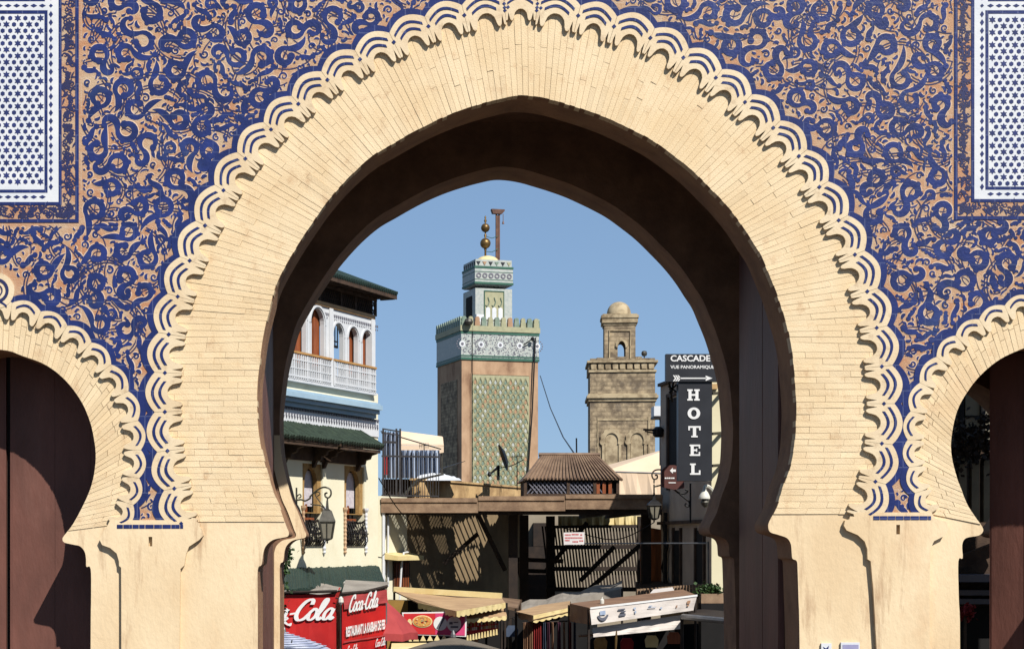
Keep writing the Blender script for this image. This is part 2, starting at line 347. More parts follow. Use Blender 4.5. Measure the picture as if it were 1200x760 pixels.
# --- lobed border paths (through the small dots between the lobes), image order clockwise
DOTC = [(213, 613), (205, 572), (197, 528), (194, 482.5), (194, 437), (198.5, 392), (209, 348), (223, 306), (241, 265), (262.5, 224), (288, 187), (318, 153), (350, 123), (384, 95), (422, 71),
    (461.6, 51), (502, 32.5), (544, 19.5), (591, 10.5), (629, 10.5), (677, 20), (719, 32.6), (761.5, 46), (800, 69), (838, 92.5), (872, 121), (905, 151), (935, 184), (959, 220), (981.6, 259),
    (1000.5, 299), (1015, 342), (1026, 384.5), (1032, 429.5), (1034.5, 473), (1032, 519.5), (1024.5, 564), (1010, 606)]
VALL = [(15, 356.5), (48, 366.5), (79, 383), (107, 402.5), (130, 428), (150, 459), (161, 493), (164.5, 527), (162.5, 560), (155.5, 591), (143, 618)]
VALL = [(-6 - u, v) for u, v in reversed(VALL)] + VALL
DOTL = [(-3 + (u + 3) * .975, 533 + (v - 533) * .975) for u, v in VALL]
DOTR = [(1226 - .97 * (u + 3), 521 + .97 * (v - 533)) for u, v in reversed(DOTL)]
class Path:
    def __init__(s, dots, unit):
        s.d = [Vector(p) for p in dots]; s.n = len(dots) - 1; s.unit = unit
        s.pts = []; s.nor = []
        for i in range(s.n):
            for j in range(12):
                p, q = s.at(i + j / 12); s.pts.append(p); s.nor.append(q)
        s.P = np.array([(p.x, p.y) for p in s.pts]); s.N = np.array([(p.x, p.y) for p in s.nor])
    def raw(s, t):
        i = max(0, min(int(math.floor(t)), s.n - 1)); f = t - i; D = s.d
        a = D[i - 1] if i else D[0] * 2 - D[1]; b, c = D[i], D[i + 1]; d = D[i + 2] if i + 2 <= s.n else D[-1] * 2 - D[-2]
        return .5 * ((2 * b) + (c - a) * f + (2 * a - 5 * b + 4 * c - d) * f * f + (3 * b - a - 3 * c + d) * f ** 3)
    def at(s, t):
        p = s.raw(t); q = (s.raw(min(t + .02, s.n)) - s.raw(max(t - .02, 0))).normalized()
        return p, Vector((q.y, -q.x))
    def map(s, t, y, unit=None):
        p, n = s.at(t); q = p + n * y * (unit or s.unit); return (q.x, q.y)
    def off(s, u, v):                               # signed distance outwards from the border line
        dx = u - s.P[:, 0]; dy = v - s.P[:, 1]; i = int(np.argmin(dx * dx + dy * dy)); return dx[i] * s.N[i, 0] + dy[i] * s.N[i, 1], math.hypot(dx[i], dy[i])
PC, PL, PR = Path(DOTC, 45), Path(DOTL, 33), Path(DOTR, 32)
def bow(y0, y1, n=10, t0=0, t1=1): return [(t0 + (t1 - t0) * i / n, y0 + (y1 - y0) * math.sin(math.pi * i / n) ** .9) for i in range(n + 1)]
BIG = bow(.27, .50, 12) + [(1, -.44), (.965, -.445), (.94, -.41), (.925, -.3), (.905, -.17), (.885, -.3), (.865, -.41), (.83, -.46), (.78, -.45), (.745, -.38), (.73, -.30),
    (.70, -.20), (.64, -.125), (.57, -.08), (.5, -.07), (.43, -.08), (.36, -.125), (.30, -.20), (.27, -.30), (.255, -.38), (.22, -.45), (.17, -.46), (.135, -.41), (.115, -.3), (.095, -.17),
    (.075, -.3), (.06, -.41), (.035, -.445), (0, -.44)]
SMALL = bow(.17, .36, 10) + [(1, -.10), (.975, -.28), (.94, -.41), (.88, -.44), (.80, -.40), (.75, -.28), (.70, -.16), (.61, -.08), (.5, -.06), (.39, -.08), (.30, -.16), (.25, -.28), (.2, -.40),
    (.12, -.44), (.06, -.41), (.025, -.28), (0, -.10)]
YS = 20.050                                        # lobed border face; it stands out from the brick ring
def ribbon(path, i, y0, y1, th, t0, t1, n=9, unit=None):
    a = [path.map(i + t0 + (t1 - t0) * k / n, y0 + (y1 - y0) * math.sin(math.pi * k / n) + th / 2, unit) for k in range(n + 1)]
    c = [path.map(i + t0 + (t1 - t0) * k / n, y0 + (y1 - y0) * math.sin(math.pi * k / n) - th / 2, unit) for k in range(n + 1)]
    return a + list(reversed(c))
def scallops(path, shape, arcs, rng, skip=()):
    for i in rng:
        un = path.unit if (path is not PC or i != 18) else 34
        if path is PC and i == 18: sh = [(t, y * (1 if y < 0 else .8)) for t, y in shape]
        else: sh = shape
        if path is not PC: un = path.unit
        poly = px2([path.map(i + min(max(t, .004), .996), y, un) for t, y in sh])
        poly = list(reversed(poly))
        b = MB(); e = rnd(-.002, .002); b.tess([poly], YS + e, YB + .02, back=False)
        o = obj('scallop', b, M_scal, GATE)
        for (y0, y1, th, t0, t1) in (arcs if not (path is PC and i == 18) else arcs[:1]):
            b = MB(); b.tess([list(reversed(px2(ribbon(path, i, y0, y1, th, t0, t1, 9, un))))], YS - .006, YS + .006, back=False); obj('glaze_arc', b, M_band, o)
        if path is PC:
            b = MB()
            ds = [(0, 0)] if i not in (18, 19) else [(0, .1), (0, -.08), (-.1, 0), (.1, 0)]
            for (dt, dy) in ds:
                p = path.map(i + max(0, dt), dy, 45); rr = 2.6 if len(ds) == 1 else 2.2
                b.tess([px2([(p[0] + rr * math.cos(a), p[1] + rr * math.sin(a)) for a in (0, 1.57, 3.14, 4.71)])], YS - .005, YS + .006, back=False)
            obj('glaze_dot', b, M_band, o)
scallops(PC, BIG, [(.13, .315, .075, .09, .88), (-.01, .125, .075, .2, .78)], range(PC.n))
scallops(PL, SMALL, [(.02, .185, .085, .16, .84)], range(PL.n))
scallops(PR, SMALL, [(.02, .185, .085, .16, .84)], range(PR.n))
def medallion(cu, cv):
    b = MB(); b.tess([list(reversed(px2([(cu + 21 * math.cos(a / 24 * 2 * math.pi), cv + 21 * math.sin(a / 24 * 2 * math.pi)) for a in range(24)])))], YS - .004, YB, back=False)
    o = obj('medallion', b, M_scal, GATE)
    for r0, r1 in ((14.5, 11), (7.5, 6), (4.2, 0)):
        b = MB(); n = 24
        A = px2([(cu + r0 * math.cos(a / n * 2 * math.pi), cv + r0 * math.sin(a / n * 2 * math.pi)) for a in range(n)])
        if r1: B = px2([(cu + r1 * math.cos(a / n * 2 * math.pi), cv + r1 * math.sin(a / n * 2 * math.pi)) for a in range(n)])
        b.tess([A] + ([B] if r1 else []), YS - .011, YS, back=False); obj('glaze_ring', b, M_navy, o)
medallion(-3, 341); medallion(1228, 333)
# tile field: clay sheet behind the enamel, cut along the border lines
fieldpoly = [(UL, 616)] + [(p.x, p.y) for P_ in (PL, PC, PR) for p in P_.pts] + [(UR, 616), (UR, VT), (UL, VT)]
b = MB(); b.tess([px2(fieldpoly)], YS + .016, YB + .006, back=False); obj('tile_field', b, M_clay, GATE)
YF = YS + .016
# deep blue outline following the lobes
b = MB()
for path, f0, f1, wd, yo in ((PC, .27, .50, .21, .0095), (PL, .17, .36, .25, .0115), (PR, .17, .36, .25, .0115)):
    for i in range(path.n):
        un = path.unit if not (path is PC and i == 18) else 36
        B = bow(f0 - .03, f1 - .03, 10)
        a = [path.map(i + t, y, un) for t, y in B]; c = [path.map(i + t, y + wd, un) for t, y in B]
        pa, pc = px2(a), px2(c); n = len(pa)
        b.add([(p[0], YF - yo, p[1]) for p in pa] + [(p[0], YF - yo, p[1]) for p in pc] + [(p[0], YF, p[1]) for p in pc],
              [(k, k + 1, n + k + 1, n + k) for k in range(n - 1)] + [(n + k, n + k + 1, 2 * n + k + 1, 2 * n + k) for k in range(n - 1)])
obj('blue_outline', b, M_band, GATE)

# --- inlaid panels at both sides
def panel(side):
    if side < 0: mp = lambda u: u; bx = (0, 53.5); top, bot = 19, 220; vs = 0
    else: mp = lambda u: 1210 - u; top, bot = 21, 217; vs = -3.5
    b = MB()
    def rect(mb, u0, u1, v0, v1, y, yb):
        A = [(mp(u0), v0), (mp(u1), v0), (mp(u1), v1), (mp(u0), v1)]
        if side > 0: A.reverse()
        mb.tess([px2(list(reversed(A)))], y, yb, back=False)
    B0 = 241 + vs
    rect(b, -75.5, 69.5, -120, 237.5 + vs, YF - .004, YF + .01)
    o = obj('lattice_panel', b, M_white, GATE)
    b = MB()
    FULL = [(69.5, 73, -120, B0), (-120, 69.5, 237.5 + vs, B0), (53, 56.5, 13.5, 226.5 + vs), (-120, 53, 223 + vs, 226.5 + vs), (-120, 53, 13.5, 17.5), (-120, 53.5, -4, 2.8), (89, 93, -120, 261.5 + vs), (-120, 89, 257.5 + vs, 261.5 + vs)]
    far = lambda L: [(max(u0, -79 if u1 < 80 else -99) if u0 < -90 else u0, u1, v0, v1) for u0, u1, v0, v1 in L] + [(-6 - u1, -6 - u0, v0, v1) for u0, u1, v0, v1 in L if u0 > 0]
    for (u0, u1, v0, v1) in far(FULL):
        rect(b, u0, u1, v0, v1, YF - .007 - rnd(0, .001), YF + .005)
    obj('blue_strip', b, M_band, o)
    b = MB()
    def dia(u, v, a, c):
        A = [(mp(u - a), v), (mp(u), v - c), (mp(u + a), v), (mp(u), v + c)]
        if side > 0: A.reverse()
        b.tess([px2(list(reversed(A)))], YF - .008, YF + .002, back=False)
    v = 18
    while v < 228 + vs: dia(60.5, v, 2.4, 3.8); dia(-66.5, v, 2.4, 3.8); v += 9.6
    u = 60.5 - 10
    while u > -62: dia(u, 8, 3.9, 2.1); dia(u, 231.5 + vs, 3.9, 2.1); u -= 10
    dia(60.5, -2, 2.4, 3.8); dia(60.5, 8, 2.2, 2.2)
    obj('diamond_tile', b, M_navy2, o, kind='stuff')
    b = MB(); row = 0; v = top + 3.6
    while v < bot:
        j = -9
        while True:
            u = 21.8 - 8.86 * 3 + j * 8.86 + (13.3 if row % 2 else 0); k = j % 3; j += 1
            if u > 49: break
            if u < -55: continue
            if k == 0: A = [(mp(u + (4.4 if q % 2 == 0 else 2.3) * math.sin(q * math.pi / 6)), v + (4.4 if q % 2 == 0 else 2.3) * math.cos(q * math.pi / 6)) for q in range(12)]
            else: A = [(mp(u + 2.75 * math.sin(q * math.pi / 3)), v + 2.75 * math.cos(q * math.pi / 3)) for q in range(6)]
            if side > 0: A.reverse()
            b.tess([px2(A)], YF - .008, YF, back=False)
        v += 7.35; row += 1
    obj('star_tile', b, M_navy2, o, kind='stuff')
panel(-1); panel(1)

# --- arabesque enamel: scrolls, leaves and stems standing proud of the clay
GW, GH, GO = 1800, 940, 300
free = np.zeros((GH, GW), bool)
vv, uu = np.mgrid[0:GH:3, 0:GW:3]
def in_field(u, v, mg=0):
    if v > 606 or v < -190: return False
    if -100 - mg < u < 94 + mg and v < 262 + mg: return False
    if 1115 - mg < u < 1310 + mg and v < 257 + mg: return False
    for p, lim, big in ((PC, 26, 60), (PL, 13, 60), (PR, 13, 60)):
        o, d = p.off(u, v)
        c = (614, 455) if p is PC else ((-3, 533) if p is PL else (1227, 522))
        if o < lim + mg and (d < big or math.hypot(u - c[0], v - c[1]) < (420 if p is PC else 160)): return False
    for c in ((-3, 341), (1228, 333)):
        if math.hypot(u - c[0], v - c[1]) < 27 + mg: return False
    return True
for a in range(0, GH, 4):
    for c in range(0, GW, 4):
        if in_field(c - GO + 1, a - GO + 1): free[a:a + 4, c:c + 4] = True
def disc(r):
    k = int(math.ceil(r)); return [(dy, dx) for dy in range(-k, k + 1) for dx in range(-k, k + 1) if dx * dx + dy * dy <= r * r]
DISC = {r: disc(r) for r in range(0, 9)}
occ = ~free
def fits(pts, ws, gap=1.2, tol=0):
    bad = 0
    for (u, v), w_ in zip(pts, ws):
        a, c = int(v + GO), int(u + GO)
        if not (8 < a < GH - 9 and 8 < c < GW - 9): return False
        r = w_ / 2 + gap
        if occ[a, c] or occ[a, int(c + r)] or occ[a, int(c - r)] or occ[int(a + r), c] or occ[int(a - r), c]:
            bad += 1
            if bad > tol * len(pts): return False
    return True
def stamp(pts, ws):
    for (u, v), w_ in zip(pts, ws):
        a, c = int(v + GO), int(u + GO); r = int(min(8, round(w_ / 2)))
        for dy, dx in DISC[r]:
            if 0 <= a + dy < GH and 0 <= c + dx < GW: occ[a + dy, c + dx] = True
AR = MB(); NV = MB(); OL = MB()
def stroke(mb, pts, ws, h, cut=True):
    if mb is AR:
        stroke1(OL, pts, [w_ + 1.5 for w_ in ws], h * .35)
    stroke1(mb, pts, ws, h)
def stroke1(mb, pts, ws, h):
    n = len(pts); vs = []; fs = []
    for i in range(n):
        p = Vector(pts[i]); t = Vector(pts[min(i + 1, n - 1)]) - Vector(pts[max(i - 1, 0)])
        if t.length < 1e-6: t = Vector((1, 0))
        t.normalize(); q = Vector((-t.y, t.x)) * max(ws[i], .25) / 2
        for s_, y, k in ((1, YF, 1.12), (1, YF - h, 1), (-1, YF - h, 1), (-1, YF, 1.12)):
            z = p + q * s_ * k; vs.append((fx(z.x), y, fz(z.y)))
    for i in range(n - 1):
        for k in range(3): fs.append((i * 4 + k, i * 4 + k + 1, i * 4 + k + 5, i * 4 + k + 4))
    mb.add(vs, fs)
def bulb(mb, u, v, r, h):
    n = 9; P = [(fx(u + r * math.cos(a * 2 * math.pi / n)), fz(v + r * math.sin(a * 2 * math.pi / n))) for a in range(n)]
    mb.add([(x, YF - h, z) for x, z in P] + [(x, YF, z) for x, z in P], [tuple(range(n))] + [(k, (k + 1) % n, (k + 1) % n + n, k + n) for k in range(n)])
def scroll(u, v, r, w_, force=False):
    a0 = rnd(0, 6.28); dr = random.choice((-1, 1)); sw = R(rnd(270, 330)); n1 = 16
    pts = []; ws = []
    for i in range(n1 + 1):                        # the ring, thick in the middle
        f = i / n1; a = a0 + dr * sw * f; rr = r * (.80 + .25 * f)
        pts.append((u + rr * math.cos(a), v + rr * math.sin(a))); ws.append(w_ * (.5 + .55 * math.sin(math.pi * (.12 + .78 * f))))
    th = a + dr * math.pi / 2; curl_ = random.random() < .55; L = r * (rnd(3.0, 4.4) if curl_ else rnd(2.0, 3.6)); n2 = 15; cur = (rnd(3.4, 4.8) if curl_ else rnd(.5, 1.9)) * (-dr); p = Vector(pts[-1]); w1 = ws[-1]
    for i in range(1, n2 + 1):                     # the tail swings the other way and ends in a leaf point
        f = i / n2; th += cur / n2 * ((.3 + 1.4 * f) if curl_ else 1); p = p + Vector((math.cos(th), math.sin(th))) * L / n2; pts.append((p.x, p.y)); ws.append(w1 * (1 - f ** 1.8) + .3 + w_ * .5 * math.sin(math.pi * f) + (w_ * .35 * f if curl_ else 0))
    if not fits(pts, ws, .8, .06): return False
    stamp(pts, ws); stamp([(u, v)], [r * 1.1])
    h = rnd(.0035, .0075); stroke(AR, pts, ws, h)
    bulb(AR, pts[0][0], pts[0][1], w_ * .62, h + .0006)
    if curl_ or random.random() < .3: bulb(AR, pts[-1][0], pts[-1][1], w_ * .5, h + .0007)
    lobes = (rnd(.25, .4), rnd(.6, .8)) if random.random() < .5 or r < 7 else tuple(.3 + .2 * q + rnd(-.03, .03) for q in range(3))
    for f in lobes:
        k = int(f * n1); q = Vector(pts[k]) - Vector((u, v)); q.normalize(); e = Vector(pts[k]) + q * w_ * .42
        if fits([(e.x + q.x * 2, e.y + q.y * 2)], [1], .3): bulb(AR, e.x, e.y, w_ * (.40 if len(lobes) < 3 else .46), h - .0005); stamp([(e.x + q.x, e.y + q.y)], [w_ * .6])
    # fine lines inside the ring
    if random.random() < .75:
        for _ in range(2):
            a = rnd(0, 6.28); bnd = rnd(-.35, .35) * r
            q = [(u + r * .62 * math.cos(a) * f - bnd * math.sin(a) * (1 - f * f), v + r * .62 * math.sin(a) * f + bnd * math.cos(a) * (1 - f * f)) for f in (-1, -.5, 0, .5, 1)]
            stroke(NV, q, [1.1] * 5, rnd(.002, .0034))
    return True
def crescent(u, v, L, w_, gap=.8, tol=.06):
    th = rnd(0, 6.28); cur = rnd(.8, 2.6) * random.choice((-1, 1)); n = 9; p = Vector((u, v)); pts = []; ws = []
    for i in range(n + 1):
        f = i / n; pts.append((p.x, p.y)); ws.append(w_ * math.sin(math.pi * min(1, f * .9 + .12)) ** .8 + .3); th += cur / n; p = p + Vector((math.cos(th), math.sin(th))) * L / n
    if not fits(pts, ws, gap, tol): return False
    stamp(pts, ws); h = rnd(.0035, .0075); stroke(AR, pts, ws, h)
    if random.random() < .45: bulb(AR, pts[0][0], pts[0][1], w_ * .6, h + .0005)
    return True
def curl(u, v, r, w_):
    a0 = rnd(0, 6.28); dr = random.choice((-1, 1)); n = 14; pts = []; ws = []
    for i in range(n + 1):
        f = i / n; a = a0 + dr * f * R(430); rr = r * (1 - .8 * f); pts.append((u + rr * math.cos(a), v + rr * math.sin(a))); ws.append(w_ * (1 - .55 * f))
    out = [(u + r * math.cos(a0 + k * .7), v + r * math.sin(a0 + k * .7)) for k in range(9)]
    if not fits(out, [w_] * 9, .5): return False
    stamp(out, [w_ + 1] * 9); stamp([(u, v)], [r]); stroke(AR, pts, ws, rnd(.0035, .0075)); return True
free_pts = np.argwhere(free)
def rpt():
    a, c = free_pts[random.randrange(len(free_pts))]; return c - GO + rnd(0, 1), a - GO + rnd(0, 1)
def wave(u, v, L, w_):
    th = rnd(0, 6.28); k = random.choice((-1, 1)) * rnd(1.2, 2.4); n = 14; p = Vector((u, v)); pts = []; ws = []
    for i in range(n + 1):
        f = i / n; pts.append((p.x, p.y)); ws.append(w_ * (.35 + .65 * math.sin(math.pi * min(1, f * .95 + .1)))); th += k * math.cos(f * math.pi) * 2 / n; p = p + Vector((math.cos(th), math.sin(th))) * L / n
    if not fits(pts, ws, .95, .04): return False
    stamp(pts, ws); h = rnd(.0035, .0075); stroke(AR, pts, ws, h); bulb(AR, pts[0][0], pts[0][1], w_ * .62, h + .0005)
    bulb(AR, pts[-1][0], pts[-1][1], w_ * .5, h + .0004)
    for q in (5, 9):
        if random.random() < .6:
            d = (Vector(pts[q + 1]) - Vector(pts[q])).normalized(); sd_ = random.choice((-1, 1)); bulb(AR, pts[q][0] - d.y * w_ * .45 * sd_, pts[q][1] + d.x * w_ * .45 * sd_, w_ * .36, h - .0004)
    return True
for trials, fn in ((12350, lambda: scroll(*rpt(), rnd(8.4, 10.8), rnd(6.2, 7.8))), (7980, lambda: wave(*rpt(), rnd(18, 28), rnd(5.4, 6.8))), (13300, lambda: scroll(*rpt(), rnd(4.8, 6.2), rnd(3.8, 4.8))), (9500, lambda: curl(*rpt(), rnd(3.8, 5.2), rnd(2.2, 3.0))),
                   (19000, lambda: wave(*rpt(), rnd(10, 16), rnd(3.6, 5.0))), (17000, lambda: crescent(*rpt(), rnd(7, 11), rnd(2.8, 4.0))), (17000, lambda: crescent(*rpt(), rnd(4, 7), rnd(2.0, 3.0))), (26600, lambda: crescent(*rpt(), rnd(5, 12), rnd(1.8, 2.8), .35, .08)), (22800, lambda: crescent(*rpt(), rnd(3, 5), rnd(1.5, 2.3), .3, .1))):
    for _ in range(trials): fn()
inf = lambda u, v: 0 <= int(v + GO) < GH and 0 <= int(u + GO) < GW and free[int(v + GO), int(u + GO)]
for _ in range(1250):                               # long thin double stems sweeping through everything
    u, v = rpt(); r = rnd(14, 44); a0 = rnd(0, 6.28); sw = rnd(1.0, 2.6) * random.choice((-1, 1)); n = 14
    cu, cv = u - r * math.cos(a0), v - r * math.sin(a0)
    for off in ((0, 3.2) if random.random() < .5 else (0,)):
        run = []
        for i in range(n + 2):
            if i <= n: a = a0 + sw * i / n; p = (cu + (r + off) * math.cos(a), cv + (r + off) * math.sin(a))
            if i <= n and inf(*p): run.append(p)
            else:
                if len(run) > 2: stroke(NV, run, [1.5] * len(run), rnd(.0015, .0042))
                run = []
obj('arabesque', AR, M_blue, GATE, kind='stuff')
obj('arabesque_edge', OL, M_edge, GATE, kind='stuff')
obj('arabesque_stem', NV, M_navy, GATE, kind='stuff')
# fine scroll bands framing the two panels
b = MB(); b2 = MB()
def mini(u, v, r):
    a0 = rnd(0, 6.28); dr = random.choice((-1, 1))
    P = [(u + r * (1 - .7 * i / 10) * math.cos(a0 + dr * i * .62), v + r * (1 - .7 * i / 10) * math.sin(a0 + dr * i * .62)) for i in range(11)]
    stroke(b, P, [1.8 - .09 * i for i in range(11)], rnd(.003, .006))
def mleaf(u, v):
    a = rnd(0, 6.28); c = rnd(-1.5, 1.5); P = []; q = Vector((u, v))
    for i in range(6): P.append((q.x, q.y)); a += c / 5; q = q + Vector((math.cos(a), math.sin(a))) * 1.6
    stroke(b, P, [.6, 1.8, 2.1, 1.8, 1.2, .5], rnd(.003, .006))
for side in (-1, 1):
    for k in range(600):
        s = k / 600
        for j in range(1):
            u, v = ((81, -87)[k % 2 and k % 5 == 1] + rnd(-5, 5), rnd(-110, 252)) if k % 3 else (rnd(-90, 84), 249 + rnd(-5.5, 5.5))
            if side > 0: u = 1209.5 - u; v -= 3.5
            (mini(u, v, rnd(2.4, 3.4)) if k % 2 else mleaf(u, v))
obj('border_arabesque', b, M_navy, GATE, kind='stuff')

# --- voussoir bricks of the great arch: courses run between the opening and the lobed border
def resample(pts, n):
    P = [Vector(p) for p in pts]; d = [0]
    for i in range(1, len(P)): d.append(d[-1] + (P[i] - P[i - 1]).length)
    out = []; j = 0
    for k in range(n + 1):
        t = d[-1] * k / n
        while j < len(P) - 2 and d[j + 1] < t: j += 1
        f = (t - d[j]) / max(1e-9, d[j + 1] - d[j]); out.append(P[j].lerp(P[j + 1], min(1, max(0, f))))
    return out
def at_v(pts, v, first=True):
    S = list(zip(pts, pts[1:]))
    for a, c in S:
        if (a[1] - v) * (c[1] - v) <= 0 and a[1] != c[1]:
            f = (v - a[1]) / (c[1] - a[1]); return Vector((a[0] + (c[0] - a[0]) * f, v))
inn = arch_c; k0 = min(range(len(inn)), key=lambda i: abs(inn[i][0] - 613) + inn[i][1]); innL = [p for p in inn[:k0 + 1] if p[1] < 613]; innR = [p for p in inn[k0:] if p[1] < 604]
oc = [(p.x, p.y) for p in PC.pts]; ka = min(range(len(oc)), key=lambda i: abs(oc[i][0] - 611)); ocL = oc[:ka + 1]; ocR = oc[ka:]
pairs = []
VH = 405
def side_pairs(ii, oo, vbot):
    out = []; n = int((vbot - VH) / 7.1)
    for k in range(n):
        v = vbot - (vbot - VH) * k / n; a = at_v(ii, v); c = at_v(oo, min(v, 612 if oo is ocL else 604))
        if a is None or c is None: continue
        out.append((a, Vector((c.x, v))))
    i2 = [p for p in ii if p[1] <= VH]; o2 = [p for p in oo if p[1] <= VH]
    if ii is innR: i2 = list(reversed(i2)); o2 = list(reversed(o2))
    A, B = resample(i2, 73), resample(o2, 73); out += list(zip(A, B)); return out
pl = side_pairs(innL, ocL, 611); pr = side_pairs(innR, ocR, 602)
pairs = pl + list(reversed(pr))[1:]
ARC = obj('arch_ring', MB().tess([px2(list(reversed([(c.x, c.y) for a, c in pairs])) + [(a.x, a.y) for a, c in pairs])], YB + .006, YB + .011, back=False), M_mortar, GATE)
quads = []
for i in range(len(pairs) - 1):
    a0, c0 = pairs[i]; a1, c1 = pairs[i + 1]; flat = a0.y > VH
    cuts = [0, .36, .70, 1] if i % 2 else [0, .20, .54, .86, 1]
    if not flat: cuts = [0, .58, 1] if i % 2 else [0, .3, 1]
    cuts = [c if c in (0, 1) else c + rnd(-.06, .06) for c in cuts]
    for j in range(len(cuts) - 1):
        f0, f1 = cuts[j], cuts[j + 1]; L = (a0 - c0).length; g_ = .15 / L; jt = .2
        q = [a0.lerp(c0, f0 + g_), a0.lerp(c0, f1 - g_), a1.lerp(c1, f1 - g_), a1.lerp(c1, f0 + g_)]
        mid = (q[0] + q[1] + q[2] + q[3]) / 4
        q = [mid + (p - mid) * 1 for p in q]
        dn = (a1 - a0).normalized(); do = (c1 - c0).normalized()
        for idx, s_ in ((0, 1), (1, 1), (2, -1), (3, -1)):
            q[idx] = q[idx] + dn * s_ * (.13 + rnd(-.1, .18))
        if j == 0:
            e = rnd(-.3, .7); io = (a0 - c0).normalized(); q[0] = q[0] + io * e; q[3] = q[3] + io * e
        quads.append((q, j == 0))
quads.sort(key=lambda t: -((t[0][0] - t[0][1]).length * (t[0][0] - t[0][3]).length))
def brick(mb, q, deep):
    y = YB + rnd(-.004, .003); yb = YB + (.16 if deep else .02)
    tl = [rnd(-.0015, .0015) for _ in range(4)]
    P = [(fx(p.x), y + t, fz(p.y)) for p, t in zip(q, tl)] + [(fx(p.x), yb, fz(p.y)) for p in q]
    mb.add(P, [(0, 1, 2, 3), (0, 4, 5, 1), (1, 5, 6, 2), (2, 6, 7, 3), (3, 7, 4, 0)])
rest = MB()
for n_, (q, deep) in enumerate(quads):
    if n_ < 300: b = MB(); brick(b, q, deep); obj('brick', b, M_brick, ARC)
    else: brick(rest, q, deep)
obj('brickwork', rest, M_brick, ARC, kind='stuff')
for path, inn_, right in ((PL, side_l, 0), (PR, side_r, 1)):
    rest = MB(); o2 = [(p.x, p.y) for p in path.pts]; i2 = [p for p in inn_ if p[1] < 622 - right * 8]
    if right: o2 = [p for p in o2 if p[0] < 1226]
    else: o2 = [p for p in o2 if p[0] > -3]
    n = 46; A, B = resample(i2, n), resample(o2, n)
    for i in range(n):
        f = rnd(.3, .6) if i % 2 else rnd(.5, .75)
        for f0, f1 in ((0, f), (f, 1)):
            q = [A[i].lerp(B[i], f0 + .006), A[i].lerp(B[i], f1 - .006), A[i + 1].lerp(B[i + 1], f1 - .006), A[i + 1].lerp(B[i + 1], f0 + .006)]
            dn = (A[i + 1] - A[i]).normalized()
            for idx, s_ in ((0, 1), (1, 1), (2, -1), (3, -1)): q[idx] = q[idx] + dn * s_ * (.15 + rnd(-.1, .2))
            brick(rest, q, f0 == 0)
    cm = fx(1230 if right else -3); half = len(rest.v)
    rest.add([(2 * cm - x, y, z) for x, y, z in rest.v], [tuple(reversed(f)) for f in rest.f]); obj('small_arch_brickwork', rest, M_brick, GATE, kind='stuff')
# --- pillars between the arches
PIL_L = [(130, 609), (127, 615), (121, 624), (117.4, 631.5), (120.5, 638), (130, 641.5), (137.6, 648), (140.2, 657), (140.4, 662.5), (142.8, 664.5), (143, 700), (143, 760), (143, VG),
         (210, VG), (211, 760), (211.5, 700), (212, 666), (216.5, 662), (218.6, 649), (222, 640), (233.4, 632.5), (239, 627), (237, 619), (234.5, 617), (235, 613), (231, 611), (231.5, 607), (226, 606), (222, 609)]
PIL_R = [(1003, 600), (999, 602.5), (1000, 605), (995, 604.5), (994, 608), (989, 609.5), (987.7, 615.5), (991, 621), (1004, 626.5), (1012, 634), (1015, 643), (1015.3, 654.5), (1019, 657), (1022, 690), (1026, 760), (1028, VG),
         (1088, VG), (1088, 760), (1088, 690), (1088.6, 643), (1093, 633.5), (1106, 627), (1110, 619), (1108, 611), (1094, 607), (1090, 600)]
def pillar(pts, hole, bl, vb):
    hu, hv = hole; hp = [(hu - 2.2, hv - 5.5), (hu + 2.2, hv - 5.5), (hu + 2.2, hv + 5.5), (hu - 2.2, hv + 5.5)]
    b = MB(); b.tess([px2(pts), px2(hp)], YS - .003, YB + .02, back=False)
    o = obj('pillar', b, M_plast, GATE)
    b = MB(); u = bl[0]
    while u < bl[1]:
        w_ = min(rnd(7, 11), bl[1] - u)
        if w_ < 3: break
        b.tess([px2([(u, vb + 2.2), (u + w_ - .7, vb + 2.2), (u + w_ - .7, vb - 2.2), (u, vb - 2.2)])], YS - .009, YS, back=False); u += w_
    obj('blue_strip', b, M_band, o)
pillar(PIL_L, (177, 634), (138, 216), 616.5); pillar(PIL_R, (1051, 620), (1022, 1090), 606.5)
# street name tiles at the foot of the right pier
for u0, u1, v0 in ((962, 974, 753), (985, 1007, 752)):
    t = thing('street_sign', 'small white and blue tile plaque with a slanting arrow, low on right pier' if u0 < 980 else 'wider white and lavender tile plaque low on right pier beside the small one', 'plaque', (fx(u0), YB, fz(790)), group='tile plaques low on the right pier')
    b = MB(); b.box(fx(u0), fx(u1), YB - .02, YB + .011, fz(795), fz(v0)); obj('plate', b, M_white, t)
    b = MB()
    if u0 < 980: b.tess([px2([(964, 757), (967.5, 759), (971, 755.5), (970, 760), (966, 761)])], YB - .024, YB - .02, back=False)
    else: b.box(fx(u0 + 2), fx(u1 - 1.5), YB - .024, YB - .02, fz(793), fz(v0 + 2.5))
    obj('print', b, M_navy2 if u0 < 980 else mat('lavender print', (176, 174, 206), (160, 158, 194), 8, .5), t)
